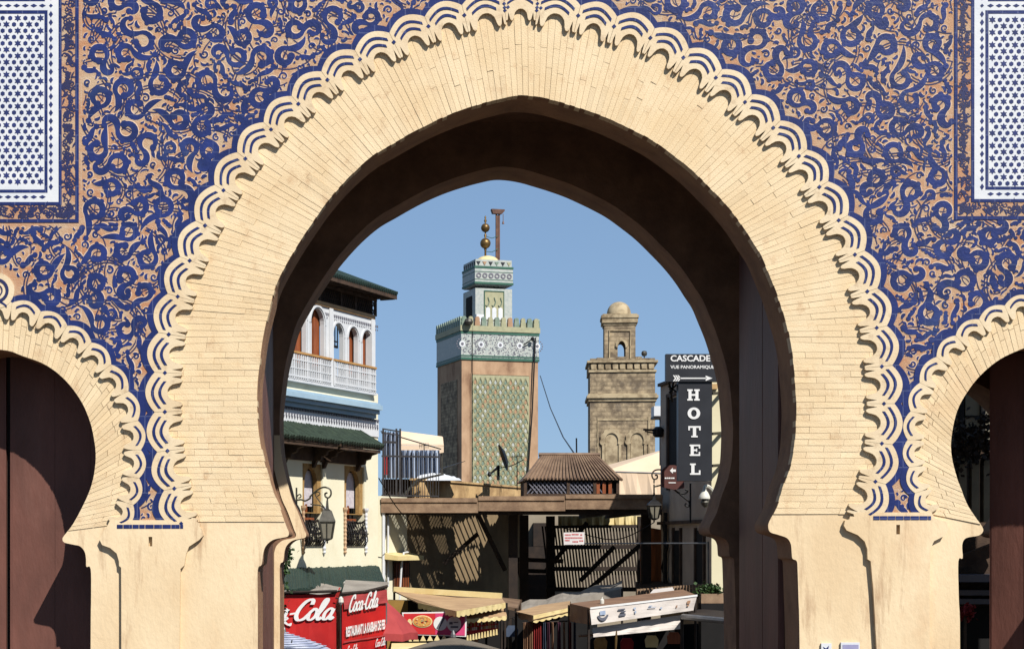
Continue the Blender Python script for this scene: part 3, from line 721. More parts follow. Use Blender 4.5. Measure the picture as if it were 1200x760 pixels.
# ================================================================== the cafe house on the left
HD = Vector((.4415, .8973, 0)); HN = Vector((.8973, -.4415, 0)); HP = Vector((X(443, 44), 44, 0))
HA = math.atan2(HD.y, HD.x)
def on_plane(u, v, p0, n, off=0):
    a, b_ = (u - VU) / FP, (VV - v) / FP
    t = (off + n.x * p0.x + n.y * p0.y) / (n.x * a + n.y); return Vector((a * t, t, EYE + b_ * t))
HOUSE = thing('cafe_house', 'cream cafe house with white arcaded balcony and dark tiled eave left of the street', 'house', HP, HA)
def hs(u, off=0): return (on_plane(u, 637, HP, HN, off) - HP).dot(HD)       # distance along the facade, 0 at the right corner
def hz(u, v, off=0): return on_plane(u, v, HP, HN, off).z
def hobj(name, mb, m, par=None, **k): return obj(name, mb, m, par or HOUSE, local=True, **k)   # local: x along, y into the house, z up
SL = -7.0
b = MB()
wins = []
for (u0, u1, vt, vb) in ((354.5, 378, 543, 639), (403.5, 427, 546, 639)):
    s0, s1 = hs(u0), hs(u1); wins.append((s0, s1, hz((u0 + u1) / 2, vb), hz((u0 + u1) / 2, vt)))
ZC = 7.42
# front wall with the two recesses (x, z outline), then the body behind it
def hole(s0, s1, z0, z1): return [(s0, z0), (s0, z1), (s1, z1), (s1, z0)]
b.tess([[(SL, 0), (0, 0), (0, 8.06), (SL, 8.06)]] + [hole(*q) for q in wins], 0, .35)
hobj('wall', b, M_housew)
b = MB(); b.box(SL, -.003, .36, 5.0, 0, 8.05); hobj('house_body', b, M_housew)
for s0, s1, z0, z1 in wins:
    f = MB(); mid = (s0 + s1) / 2; w2 = (s1 - s0) * .33; zs = z1 - .62
    arc = [(mid + w2 * math.cos(R(t)) * (1), zs + .52 * math.sin(R(t)) ** .8) for t in range(0, 181, 12)]
    f.tess([[(s0, z0 + .78), (s1, z0 + .78), (s1, z1), (s0, z1)], [(mid - w2, z0 + .8)] + list(reversed(arc)) + [(mid + w2, z0 + .8)]], .05, .16)
    fr = hobj('window', f, M_tan)
    c = MB(); c.box(s0, s1, .33, .35, z0, z1); hobj('window_back', c, M_dark, fr)
    c = MB(); c.box(mid - w2 * .25, mid + w2, .2, .22, z0 + .95, z1 - .15); hobj('curtain', c, M_lace, fr)
    c = MB(); c.box(mid - w2 * 1.0, mid - w2 * .45, .17, .2, z0 + .5, z1 - .55); c.box(mid - w2, mid + w2, .14, .19, z0 + .62, z0 + .68); c.box(mid - w2 * .1, mid + w2 * .0, .15, .19, z0 + .65, z0 + 1.0); hobj('shutter', c, M_shut, fr)
    c = MB()
    n = 9
    for k in range(n): x = s0 + .06 + (s1 - s0 - .12) * k / (n - 1); c.tube([(x, -.02, z0 + .6), (x, -.10, z0 + .35), (x, -.13, z0 + .12), (x, -.03, z0)], .014, 5)
    for zz, y in ((z0 + .58, -.03), (z0 + .3, -.11), (z0 + .02, -.04)): c.bar((s0, y, zz), (s1, y, zz), .03)
    gr = hobj('grille', c, M_iron, fr)
    c = MB()
    for _ in range(130):
        p = Vector((rnd(s0 + .05, s1 - .05), rnd(-.08, .1), z0 + rnd(.05, .62))); a = Vector((rnd(-1, 1), rnd(-1, 1), rnd(-1, 1))).normalized() * .06; d = a.cross(Vector((rnd(-1, 1), rnd(-1, 1), rnd(-1, 1)))).normalized() * .035
        c.add([p - a, p + d, p + a, p - d], [(0, 1, 2, 3)])
    hobj('potted_leaves', c, M_slat, gr, kind='stuff')
    for x in (s0 - .02, s1 + .02):                 # slender twisted shafts with a pendant drop
        c = MB(); zt = z0 + .95; zb = z0 - .22
        c.lathe((x, -.04, zb), [(.005, 0), (.045, .06), (.025, .1), (.05, .16), (.028, .2)] + [(.028 + .014 * (k % 2), .24 + k * .05) for k in range(16)] + [(.03, 1.05), (.07, 1.12), (.075, 1.17)], 8)
        hobj('window_shaft', c, M_whitep if x > mid else M_mstone, fr)
b = MB()                                            # blue cornice in three steps
for y, z0, z1 in ((-.14, 7.40, 7.50), (-.24, 7.503, 7.60), (-.33, 7.603, 7.72), (-.26, 7.723, 7.78)): b.box(SL, hs(447.5, .3), y, .02, z0, z1)
hobj('cornice', b, M_paleblue)
b = MB(); b.box(SL, -.01, -.03, -.003, 6.95, 7.395); fz_ = hobj('frieze', b, M_whitep)
b = MB(); s = SL + .1
while s < -.1: b.box(s, s + .05, -.05, -.03, 7.22, 7.26); b.box(s, s + .09, -.06, -.03, 7.34, 7.39); b.prism([(s, -.055, 7.2), (s + .06, -.055, 7.2), (s + .03, -.055, 7.13)], (0, .025, 0)); s += .13
hobj('dentil', b, M_mgrey, fz_, kind='stuff')
# two little green tiled hoods on carved brackets
for (u0, u1) in ((300, 397), (394, 447)):
    s0, s1 = hs(u0, .5), hs(u1, .6); zt, zb, of = 6.98, 6.60, -.62
    b = MB(); b.prism([(s0, -.01, zt), (s0, of, zb), (s0, of, zb - .06), (s0, -.01, zt - .1)], (s1 - s0, 0, 0)); hd = hobj('window_hood', b, M_wood)
    n = int((s1 - s0) / .125)
    for k in range(n):
        x = s0 + (k + .5) * (s1 - s0) / n; c = MB(); segs = 4; e = rnd(-.01, .01)
        for q in range(segs):
            f0, f1 = q / segs, (q + 1) / segs + .04
            A = Vector((x, -.01 + (of - .03) * f0, zt + (zb - zt) * f0 + .055 - .012 * q * 0 + e)); B = Vector((x, -.01 + (of - .03) * f1, zt + (zb - zt) * f1 + .04 + e))
            c.tube([A, B], [.045, .06], 7)
        hobj('roof_tile', c, M_green, hd)
    for x in (s0 + .25, s1 - .2) if u0 > 350 else (s0 + .3, (s0 + s1) / 2 + .2, s1 - .2):
        c = MB(); zz = zb - .06
        prof = [(0, zz), (of + .05, zz), (of + .05, zz - .09), (of + .2, zz - .13), (of + .24, zz - .22), (of + .36, zz - .25), (of + .38, zz - .34), (of + .5, zz - .36), (-.06, zz - .5), (0, zz - .52)]
        c.prism([(x - .05, p, z) for p, z in prof], (.1, 0, 0)); hobj('bracket', c, M_wood, hd)
    c = MB(); c.box(s0 + .05, s1 - .05, of + .02, of + .09, zb - .13, zb - .062); c.box(s0 + .1, s1 - .1, -.06, -.004, zb - .42, zb - .1); hobj('lintel', c, M_wood, hd)
# upper floor: white arcade, balustrade, dark lattice attic, tiled eave
ZB, ZT = 8.06, 9.93
ar = []
for u0, u1, vt, vb in ((388, 400, 378, 420), (406, 417, 382.5, 425), (422, 433.5, 387.5, 428)):
    ar.append((hs(u0), hs(u1), 8.3, 9.6))
ar += [(hs(362), hs(377.5), 8.3, 9.86), (hs(341), hs(356), 8.3, 9.86)]
loops = [[(SL, ZB), (hs(440, .06), ZB), (hs(440, .06), ZT), (SL, ZT)]]
for s0, s1, z0, z1 in ar:
    m_, r_ = (s0 + s1) / 2, (s1 - s0) / 2; loops.append([(s0, z0)] + [(m_ - r_ * math.cos(R(t)), z1 - r_ * 1.1 + r_ * 1.1 * math.sin(R(t))) for t in range(0, 181, 15)] + [(s1, z0)])
b = MB(); b.tess(loops, -.06, .06); AC = hobj('arcade', b, M_whitep)
for s0, s1, z0, z1 in ar:
    m_, r_ = (s0 + s1) / 2, (s1 - s0) / 2 + .035; c = MB()
    A = [(m_ - r_ * math.cos(R(t)), z1 - r_ * 1.1 + .02 + r_ * 1.12 * math.sin(R(t))) for t in range(0, 181, 12)]; B = [(m_ - (r_ + .05) * math.cos(R(t)), z1 - r_ * 1.1 + .02 + (r_ * 1.12 + .05) * math.sin(R(t))) for t in range(0, 181, 12)]
    c.tess([A + list(reversed(B))], -.085, -.06, back=False)
    for x in (s0 - .05, s1 + .05): c.box(x - .025, x + .025, -.09, -.062, 8.3, z1 - r_ * 1.1)
    hobj('arch_moulding', c, M_whitep, AC)
c = MB(); s = -3.0
while s < -.15: c.box(s, s + .05, -.078, -.062, 9.74, 9.80); c.box(s + .02, s + .04, -.078, -.062, 9.66, 9.70); s += .1
hobj('frieze_ornament', c, M_mgrey, AC, kind='stuff')
for x in (hs(384.5), hs(437, .08)): c = MB(); c.box(x - .09, x + .09, -.1, .08, ZB, ZT - .002); hobj('corner_post', c, M_whitep, AC)
# what shows through the arches: open air in the first, shutters and glass in the others
for k, (s0, s1, z0, z1) in enumerate(ar):
    if k == 0:
        c = MB(); c.box(s0 - .02, s1 + .02, .1, .13, z1 - .42, z1 - .39); c.box(s0 - .02, s1 + .02, .1, .14, z1 - .56, z1 - .5)
        for q in range(5): c.box(s0 + (s1 - s0) * q / 4 - .012, s0 + (s1 - s0) * q / 4 + .012, .1, .12, z1 - .55, z1 + .05)
        hobj('fanlight_bars', c, M_iron, AC); continue
    c = MB()
    if k == 1:
        for q in range(3): c.box(s0 - .05 + q * (s1 - s0 + .1) / 3 + .008, s0 - .05 + (q + 1) * (s1 - s0 + .1) / 3 - .008, .1 + .01 * q, .15, 8.1, z1 + .02)
        hobj('shutter', c, M_shut, AC)
    else:
        m_ = s0 + (s1 - s0) * (.52 if k == 2 else .62 if k == 3 else .3)
        c.box(m_, s1 + .05, .1, .15, 8.1, z1 + .02); c.box(s0 - .05, m_, .1, .14, 8.1, 8.42); hobj('shutter', c, M_shut, AC)
        d = MB(); d.box(s0 - .05, m_ - .003, .16, .18, 8.42, z1 + .02); hobj('window_glass', d, M_glass, AC)
        d = MB(); d.box(s0 - .05, s1 + .05, .3, .33, 8.1, z1 + .05); hobj('window_back', d, M_dark, AC)
b = MB(); b.box(SL, hs(384.5) - .6, .62, 3.9, 8.053, 9.925); hobj('upper_room', b, M_housew)
b = MB(); b.box(hs(384.5) - .55, hs(437) - .05, .07, 3.0, 9.86, 9.925); hobj('loggia_ceiling', b, M_wood)
b = MB(); b.box(SL, hs(442, .12), -.12, .06, 8.0, 8.058); hobj('balcony_floor', b, M_whitep)
for s0, s1 in ((SL + .5, hs(384.5) - .06), (hs(384.5) + .08, hs(439.5, .1))):
    b = MB(); b.box(s0, s1, -.155, -.09, 8.66, 8.71); RL = hobj('balustrade', b, M_rail)
    c = MB(); c.box(s0, s1, -.14, -.105, 8.11, 8.15); c.box(s0, s1, -.14, -.105, 8.5, 8.53); c.box(s0, s1, -.14, -.105, 8.3, 8.325)
    hobj('rail_bar', c, M_whitep, RL)
    n = int((s1 - s0) / .105)
    for k in range(n + 1):
        x = s0 + .03 + (s1 - s0 - .06) * k / n; c = MB(); th = .034 if k % 6 == 0 else .018
        c.box(x - th, x + th, -.135, -.11, 8.06, 8.658); hobj('baluster', c, M_whitep, RL)
b = MB(); b.box(SL, hs(440, .1), -.1, .1, 9.935, 10.04); hobj('tie_beam', b, M_rail)
b = MB(); b.box(SL, hs(437.5), .02, .06, 10.045, 10.44); LT = hobj('attic_screen', b, M_slat)
c = MB(); s = SL + .2
while s < -.2: c.bar((s, 0.0, 10.07), (s + .18, 0.0, 10.4), .015); c.bar((s + .18, -.005, 10.07), (s, -.005, 10.4), .015); s += .11
hobj('attic_lattice', c, M_wood, LT)
for x in (hs(374), hs(399), hs(416), -.16): c = MB(); c.box(x - .04, x + .04, -.03, .02, 10.043, 10.443); hobj('attic_post', c, M_wood, LT)
b = MB(); ov, se = -.52, hs(464.5, .52)
b.prism([(SL, ov, 10.5), (SL, ov, 10.56), (SL, 1.8, 11.5), (SL, 1.8, 11.4)], (se - SL, 0, 0)); EV = hobj('eave', b, M_wood)
c = MB(); c.box(SL, se - .02, ov - .03, ov - .002, 10.46, 10.58); c.box(SL, se - .3, -.12, -.04, 10.40, 10.5); hobj('fascia', c, M_wood, EV)
c = MB(); s = SL + .1
while s < se - .05: c.box(s, s + .05, ov + .02, -.1, 10.455, 10.5); s += .22
hobj('rafter_end', c, M_wood, EV)
s = SL + .05
while s < se:
    c = MB(); c.tube([(s, ov - .06, 10.60), (s, .6, 11.06), (s, 1.8, 11.54)], .06, 6); hobj('roof_tile', c, M_dgreen, EV); s += .125
# lower green roof over the stalls
s0, s1 = -7.5, hs(444); sk = hs(452, 1.25) - s1; zt, zb = 3.56, 3.13
b = MB(); b.hexa([(s0, -.01, zt - .1), (s1, -.01, zt - .1), (s1 + sk, -1.25, zb - .08), (s0 + sk, -1.25, zb - .08), (s0, -.01, zt), (s1, -.01, zt), (s1 + sk, -1.25, zb), (s0 + sk, -1.25, zb)]); LR = hobj('porch_roof', b, M_wood)
s = s0 + .06
while s < s1 - .02:
    c = MB(); e = rnd(-.012, .02); c.tube([(s, -.02, zt + .04 + e), (s + sk * .55, -.7, zt + .04 + (zb - zt) * .55 + e), (s + sk * 1.03, -1.3, zb + .04 + e)], [.05, .055, .062], 7); hobj('roof_tile', c, M_dgreen, LR); s += .125
# twisting lantern arm on the house front
def spiral(cx, cz, r, turns, a0, n=26, dr=1, shrink=.85): return [(cx + r * (1 - shrink * i / n) * math.cos(a0 + dr * turns * 2 * math.pi * i / n), cz + r * (1 - shrink * i / n) * math.sin(a0 + dr * turns * 2 * math.pi * i / n)) for i in range(n + 1)]
def lantern(lab, u, vtop, vcap, veave, vbot, Y, wpx, mat_f, mount=None, curl_u=None, curl_v=None):
    k = Y / FP; c0 = Vector((X(u, Y), Y, 0)); t = thing('wall_lantern', lab, 'lantern', (c0.x, c0.y, Z(vbot, Y)))
    zt, zc, ze, zb = Z(vtop, Y), Z(vcap, Y), Z(veave, Y), Z(vbot, Y); r1, r0 = wpx * k / 2, wpx * k * .31
    q = math.pi / 4
    b = MB(); b.lathe((c0.x, c0.y, 0), [(r1 * 1.5, ze), (r1 * 1.45, ze + .03), (r1 * .8, zc - .02), (r1 * .55, zc), (.05, zc + .03), (.03, zt)], 4, q); obj('cap', b, mat_f, t)
    b = MB()
    for j in range(4):
        a = q + j * math.pi / 2; b.bar((c0.x + r1 * 1.3 * math.cos(a), c0.y + r1 * 1.3 * math.sin(a), ze), (c0.x + r0 * 1.35 * math.cos(a), c0.y + r0 * 1.35 * math.sin(a), zb + .12), .03)
    b.lathe((c0.x, c0.y, zb), [(.01, 0), (.03, .03), (.02, .06), (r0 * 1.4, .1), (r0 * 1.4, .125)], 4, q); b.bar((c0.x, c0.y - r1 * .95, ze), (c0.x, c0.y - r0, zb + .12), .02)
    obj('frame', b, mat_f, t)
    for j in range(4):
        a, a2 = q + j * math.pi / 2, q + (j + 1) * math.pi / 2; b = MB()
        b.prism([(c0.x + r1 * 1.24 * math.cos(a), c0.y + r1 * 1.24 * math.sin(a), ze), (c0.x + r1 * 1.24 * math.cos(a2), c0.y + r1 * 1.24 * math.sin(a2), ze), (c0.x + r0 * 1.28 * math.cos(a2), c0.y + r0 * 1.28 * math.sin(a2), zb + .125), (c0.x + r0 * 1.28 * math.cos(a), c0.y + r0 * 1.28 * math.sin(a), zb + .125)],
                Vector((math.cos((a + a2) / 2 + math.pi), math.sin((a + a2) / 2 + math.pi), 0)) * .008); obj('pane', b, M_lglass, t)
    return t, c0, k
t, c0, k = lantern('grey iron street lantern with frosted panes hanging from a scrolled arm on the cream house', 383.5, 586, 597, 611, 636.5, 39.4, 18, M_iron2)
b = MB(); m0 = on_plane(347, 590, HP, HN)
P3 = lambda u, v: W(u, v, 39.4 + (m0.y - 39.4) * max(0, min(1, (383 - u) / 36)))
def wires(b, pts, r): b.tube([P3(*p) for p in pts], r, 5)
arm = [(363, 582), (368, 577), (375, 572), (381, 570.5), (387, 573), (388, 579), (385, 583), (381.5, 581.5), (381, 578), (383.5, 577)]
wires(b, [(p.x, p.y) for p in cr(arm, 3)], .022)
wires(b, [(383.6, 583), (383.6, 590)], .02)
wires(b, [(p.x, p.y) for p in cr([(347, 586), (353, 585), (358, 586.5), (364, 583)], 3)], .022)
wires(b, [(p.x, p.y) for p in cr([(372, 581), (375, 578.5), (373, 576), (369.5, 577.5), (370, 581), (376, 589), (380, 594)], 3)], .014)
wires(b, [(p.x, p.y) for p in cr([(364, 590), (368, 591), (376, 592), (381, 596)], 3)], .016)
wires(b, [(347, 571), (347, 602)], .03)
wires(b, [(p.x, p.y) for p in cr([(347, 584), (349, 580), (352, 579), (352.5, 582), (350, 583)], 3)], .016)
wires(b, [(p.x, p.y) for p in cr([(347, 590), (350, 594), (352, 600), (350, 604), (347, 603)], 3)], .016)
wires(b, [(p.x, p.y) for p in cr([(347, 575), (343, 573), (340, 576)], 3)], .014)
obj('scroll_arm', b, M_iron2, t)
# vine at the foot of the house, behind the rear arch
def leafball(name, lab, cat, pts, n, size, m, stem=None):
    t = thing(name, lab, cat, (pts[0][0], pts[0][1], pts[0][2] - .3)); b = MB()
    for _ in range(n):
        c = random.choice(pts); p = Vector(c[:3]) + Vector((random.gauss(0, 1), random.gauss(0, 1), random.gauss(0, 1))) * c[3] * .5
        a = Vector((rnd(-1, 1), rnd(-1, 1), rnd(-.6, 1))).normalized() * size * rnd(.6, 1.2); d = a.cross(Vector((rnd(-1, 1), rnd(-1, 1), rnd(-1, 1)))).normalized() * size * .5
        b.add([p, p + a * .5 + d, p + a, p + a * .5 - d], [(0, 1, 2, 3)])
    obj('foliage', b, m, t, kind='stuff')
    b = MB(); b.tube([(pts[0][0], pts[0][1], 0)] + [tuple(Vector(p[:3])) for p in pts], .025, 5); obj('stem', b, M_wood, t); return t
leafball('climbing_vine', 'green vine climbing beside the rear arch foot on the left', 'vine', [(X(324, 33), 33, .5, .2), (X(325, 33), 33, 1.3, .2), (X(325, 33), 33, 2.1, .18), (X(327, 33), 33, 2.9, .18), (X(329, 33), 33, 3.4, .14)] + [W(334, 668, 33).to_tuple() + (.10,), W(336, 656, 33).to_tuple() + (.14,), W(336, 645, 33).to_tuple() + (.12,)], 620, .08, M_leaf)

# ================================================================== terrace building and street wall on the left behind
SP = Vector((X(447, 48), 48, 0)); SA = HA
TER = thing('terrace_building', 'long cream street wall under the timber canopy with a stained parapet above', 'building', SP, SA)
def tobj(name, mb, m, par=None, **k): return obj(name, mb, m, par or TER, local=True, **k)
def ts(u, off=0): return (on_plane(u, 637, SP, HN, off) - SP).dot(HD)
def tz(u, v, off=0): return on_plane(u, v, SP, HN, off).z
b = MB(); b.box(-3.2, ts(477), 0, .3, 0, 5.55); tobj('wall', b, M_housew)
b = MB(); b.box(ts(477) + .002, 10.6, .004, .3, 0, 5.55); tobj('wall', b, M_wall_shade)  # this stretch is browned to carry the shade under the canopy
b = MB(); b.box(-3.2, 10.6, .31, 5, 0, 5.5); tobj('building_body', b, M_stucco)
b = MB(); b.box(ts(494), 10.6, .05, .3, 5.555, 6.08); b.box(ts(494) - .1, 10.7, 0, .34, 6.083, 6.14); tobj('parapet', b, M_stucco)
s0, s1, z0, z1 = ts(461), ts(477.5), tz(469, 689), tz(469, 659)
b = MB(); b.box(s0 - .06, s1 + .06, -.04, -.003, z0 - .06, z1 + .06); sw = tobj('side_window', b, M_wood)
b = MB(); b.box(s0, s1, -.06, -.042, z0, z1); tobj('shutter', b, M_shut, sw)
b = MB(); n = 7
for k in range(n): b.box(s0 + .02 + (s1 - s0 - .04) * k / (n - 1) - .01, s0 + .02 + (s1 - s0 - .04) * k / (n - 1) + .01, -.08, -.062, z0, z1)
tobj('window_bar', b, M_iron, sw)
b = MB(); b.prism([(s0 - .75, -.003, z1 + .3), (s0 - .75, -.5, z1 + .2), (s0 - .75, -.5, z1 + .08), (s0 - .75, -.003, z1 + .12)], (s1 - s0 + .8, 0, 0)); tobj('window_hood', b, M_val, sw)
b = MB(); b.tube([(ts(452.5), -.06, 3.0), (ts(452.5), -.06, 5.2)], .03, 6); b.tube([(ts(447.5), -.05, 0), (ts(447.5), -.05, 5.5)], .05, 6); b.tube([(ts(459), -.25, 2.6), (ts(459.5), -.3, 3.6), (ts(462), -.3, 3.95), (ts(468), -.28, 3.97)], .03, 6); tobj('pipe', b, M_whitep)
# iron fence of the roof terrace
FY = 49.5
t = thing('terrace_fence', 'dark iron fence of upright bars on the roof terrace beside the tile minaret', 'fence', (X(447, FY), FY, 5.5))
b = MB()
for v, th in ((535, .05), (508, .03), (581, .04)): b.bar(W(447, v - 1, FY), W(514 if v > 520 else 468, v + (1.5 if v < 520 else 0), FY), th)
b.bar(W(448, 502, FY), W(469, 505.5, FY), .04); b.bar(W(448, 517.5, FY), W(464, 518, FY), .06)
for u in (449, 464.5, 469): b.bar(W(u, 502 if u < 470 else 530, FY), W(u, 584, FY), .055)
obj('fence_rail', b, M_fence, t)
for k in range(20):
    u = 451.5 + k * 3.3 + rnd(-.5, .5); b = MB(); b.bar(W(u, (504 + .15 * (u - 451)) if u < 469 else rnd(526, 532), FY + .05), W(u + rnd(-.4, .4), 583, FY + .05), .02); obj('fence_bar', b, M_fence, t)
b = MB(); b.bar(W(470, 583, FY + .1), W(489, 562, FY + .1), .07); b.bar(W(489, 562, FY + .1), W(520, 555, FY + .1), .06); obj('brace', b, M_iron2, t)
AY = 53
t = thing('terrace_awning', 'sand coloured awning with a hanging flap on the roof terrace behind the iron fence', 'awning', W(494, 530, AY))
b = MB(); b.hexa([W(469, 521, AY), W(520, 522, AY), W(519, 512, AY + 1.2), W(469, 507, AY + 1.2), W(469, 519.5, AY), W(520, 520.5, AY), W(518, 511, AY + 1.2), W(469, 504.5, AY + 1.2)]); obj('awning_top', b, M_tent, t)
b = MB(); P = [W(469, 521.3, AY - .03)] + [W(469 + 51 * k / 12, 529 + .9 * (k % 2) + k * .06, AY - .03) for k in range(13)] + [W(520, 522.3, AY - .03)]; b.prism(P, (0, .03, 0)); obj('flap', b, M_tent, t)
b = MB()
for u in (470, 518): b.bar(W(u, 520, AY + .1), W(u, 600, AY + .1), .05)
obj('pole', b, M_iron2, t)
t = thing('hanging_cloth', 'grey blue sheets hanging in folds on the roof terrace behind the iron fence', 'cloth', W(480, 560, 54))
b = MB(); n = 60; top = []; bot = []
for k in range(n + 1):
    u = 448 + 67 * k / n; y = 51.6 + .12 * math.sin(k * 1.3) + .06 * math.sin(k * 2.9); top.append(W(u, (506 if u < 468 else 527), y)); bot.append(W(u + .3, 560, y + .05))
b.add(top + bot, [(k, k + 1, n + k + 2, n + k + 1) for k in range(n)]); obj('sheet', b, M_bluecl, t)
b = MB()
for u0, u1 in ((449, 451), (452.5, 454)): b.prism([W(u0, 533, 51.4), W(u1, 533, 51.4), W(u1, 556, 51.4), W(u0, 556, 51.4)], (0, .03, 0))
obj('red_towel', b, M_redcl, t)
b = MB(); b.tube([W(446, 505, 51.6), W(517, 526, 51.6)], .02, 5); obj('line', b, M_iron, t)
t = thing('shade_block', 'low dark block added for the shade behind the bars of the roof terrace fence', 'block', W(466, 583, 52)); b = MB(); b.box(X(448, 52), X(487, 52), 52, 53.4, 5.5, Z(563, 52)); obj('block_side', b, M_slat, t)  # dark block added where only shade lies behind the bars
b = MB(); b.box(X(447, 52) , X(488, 52), 51.9, 53.45, Z(563, 52) + .003, Z(561, 52)); obj('block_top', b, M_slat, t)
t = thing('covered_mound', 'white sheet draped over a low heap on the roof terrace parapet', 'sheet', W(515, 560, 51.2)); b = MB()
n = 18; hh = [0 if k in (0, n) else (8.5 * math.sin(math.pi * (k / n) ** .7) ** .6 + rnd(-.7, .5)) for k in range(n + 1)]
A = [W(487 + 54 * k / n, 562.5, 50.6) for k in range(n + 1)]; B = [W(487 + 54 * k / n, 562.5 - hh[k], 51.2) for k in range(n + 1)]; C = [W(487 + 54 * k / n, 562.5, 52.2) for k in range(n + 1)]
b.add(A + B + C, [(k, k + 1, n + k + 2, n + k + 1) for k in range(n)] + [(n + 1 + k, n + 2 + k, 2 * n + 3 + k, 2 * n + 2 + k) for k in range(n)]); obj('sheet', b, M_whitep, t)

# ================================================================== timber canopy across the street
CY0, CY1 = 48.0, 58.5; CX0, CX1 = X(446.5, 48), X(776, 48)
CAN = thing('street_canopy', 'weathered timber canopy spanning the market street with a lattice roof', 'canopy', ((CX0 + CX1) / 2, 48, 0))
zt_, zb_ = Z(584, 48), Z(600.5, 48)
for x0, x1, dz in ((CX0, X(560, 48), 0), (X(560, 48) + .01, X(662, 48), .05), (X(662, 48) + .01, CX1, .10)):
    b = MB(); b.box(x0, x1, 47.9, 48.05, zb_ + dz, zt_ + dz); obj('fascia_beam', b, M_beam, CAN)
    b = MB(); b.box(x0, x1 - .02, 47.86, 47.897, zt_ + dz - .1, zt_ + dz + .02); obj('beam_edge', b, M_beam, CAN)
b = MB(); b.box(CX0, CX1, 48.06, 48.3, zb_ - .05, zb_ + .12); obj('head_beam', b, M_slat, CAN)
for x in (6.3, 7.2):
    b = MB(); b.box(x - .09, x + .09, 48.5, CY1, zb_, zb_ + .16); obj('rafter', b, M_slat, CAN)
for y in (48.7, 58.3):
    b = MB(); b.box(CX0, CX1, y - .13, y + .13, zb_ + .163, zb_ + .3); obj('purlin', b, M_slat, CAN)
# roof light mask: boards and woven strips, gaps cut to shape the wall's sun patches
zr = zb_ + .31
def inpoly(u, v, P):
    c = False
    for (x0, y0), (x1, y1) in zip(P, P[1:] + P[:1]):
        if (y0 > v) != (y1 > v) and u < (x1 - x0) * (v - y0) / (y1 - y0) + x0: c = not c
    return c
WOVEN = [[(455, 602), (475, 602), (481, 619), (464, 620)], [(477, 602), (490, 602), (496, 619), (483, 619)], [(502, 605), (515, 605), (519, 618), (504, 618)], [(517, 605), (528, 605), (530, 618), (521, 618)],
    [(468, 627), (485, 627), (492, 649), (475, 649)], [(487, 627), (496, 627), (499, 646), (493, 646)], [(506, 626), (522, 626), (526, 648), (515, 648)], [(488, 671), (504, 671), (510, 690), (490, 690)], [(506, 669), (517, 669), (523, 684), (512, 684)], [(484, 655), (500, 655), (502, 661), (486, 661)]]
STRIPE = [[(531, 614), (548, 607), (566, 602), (572, 634), (550, 640), (535, 648)], [(532, 652), (545, 645), (562, 640), (566, 676), (548, 682), (534, 680)]]
PLAIN = [[(564, 632), (575, 632), (586, 664), (574, 665)], [(570, 601), (583, 601), (586, 614), (573, 614)], [(563, 673), (574, 673), (580, 690), (568, 690)], [(577, 672), (592, 672), (598, 692), (584, 692)], [(601, 645), (606, 648), (614, 692), (604, 692)], [(584, 632), (588, 632), (592, 640), (587, 640)]]
def lit(x, y):
    d = -SUN; q = Vector((x, y, zr)); t_ = (HN.x * (SP.x - x) + HN.y * (SP.y - y)) / (HN.x * d.x + HN.y * d.y)
    p = q + d * t_; u, v = VU + p.x / p.y * FP, VV - (p.z - EYE) / p.y * FP
    for P in WOVEN:
        if inpoly(u, v, P): return 2
    for P in STRIPE:
        if inpoly(u, v, P): return (y - 48) % .36 < .21
    return any(inpoly(u, v, P) for P in PLAIN)
b = MB(); dy = .09; dx = .09; y = 48.055
while y < CY1:
    x = CX0; run = CX0
    while x < CX1:
        if lit(x + dx / 2, y + dy / 2) and x < 6.5:
            if x > run: b.box(run, x, y, y + dy - .002, zr, zr + .015)
            run = x + dx
            if lit(x + dx / 2, y + dy / 2) == 2: b.box(x, x + dx, y, y + .028, zr, zr + .008); b.box(x, x + dx, y + .045, y + .065, zr, zr + .008); b.box(x, x + .025, y, y + dy, zr + .009, zr + .015)
        x += dx
    if x > run: b.box(run, x, y, y + dy - .002, zr, zr + .015)
    y += dy
obj('mask_roof', b, M_slat, CAN, kind='stuff')
for u, Y in ((601, 49.2), (614, 51.5), (645, 53.5), (752, 54), (757, 49.0)):
    b = MB(); b.box(X(u, Y) - .13, X(u, Y) + .13, Y - .13, Y + .13, 0, zb_ - .003); obj('post', b, M_slat, CAN)
for (u0, v0, u1, v1, Y) in ((560, 602, 592, 668, 49.8), (600, 640, 615, 690, 52), (640, 668, 688, 612, 54), (680, 680, 720, 640, 53), (690, 690, 760, 630, 52.4), (520, 660, 560, 625, 51), (604, 655, 660, 657, 52), (640, 690, 757, 690, 53.3), (604, 668, 640, 669, 52.5)):
    b = MB(); b.bar(W(u0, v0, Y), W(u1, v1, Y), .13); obj('brace', b, M_slat, CAN)
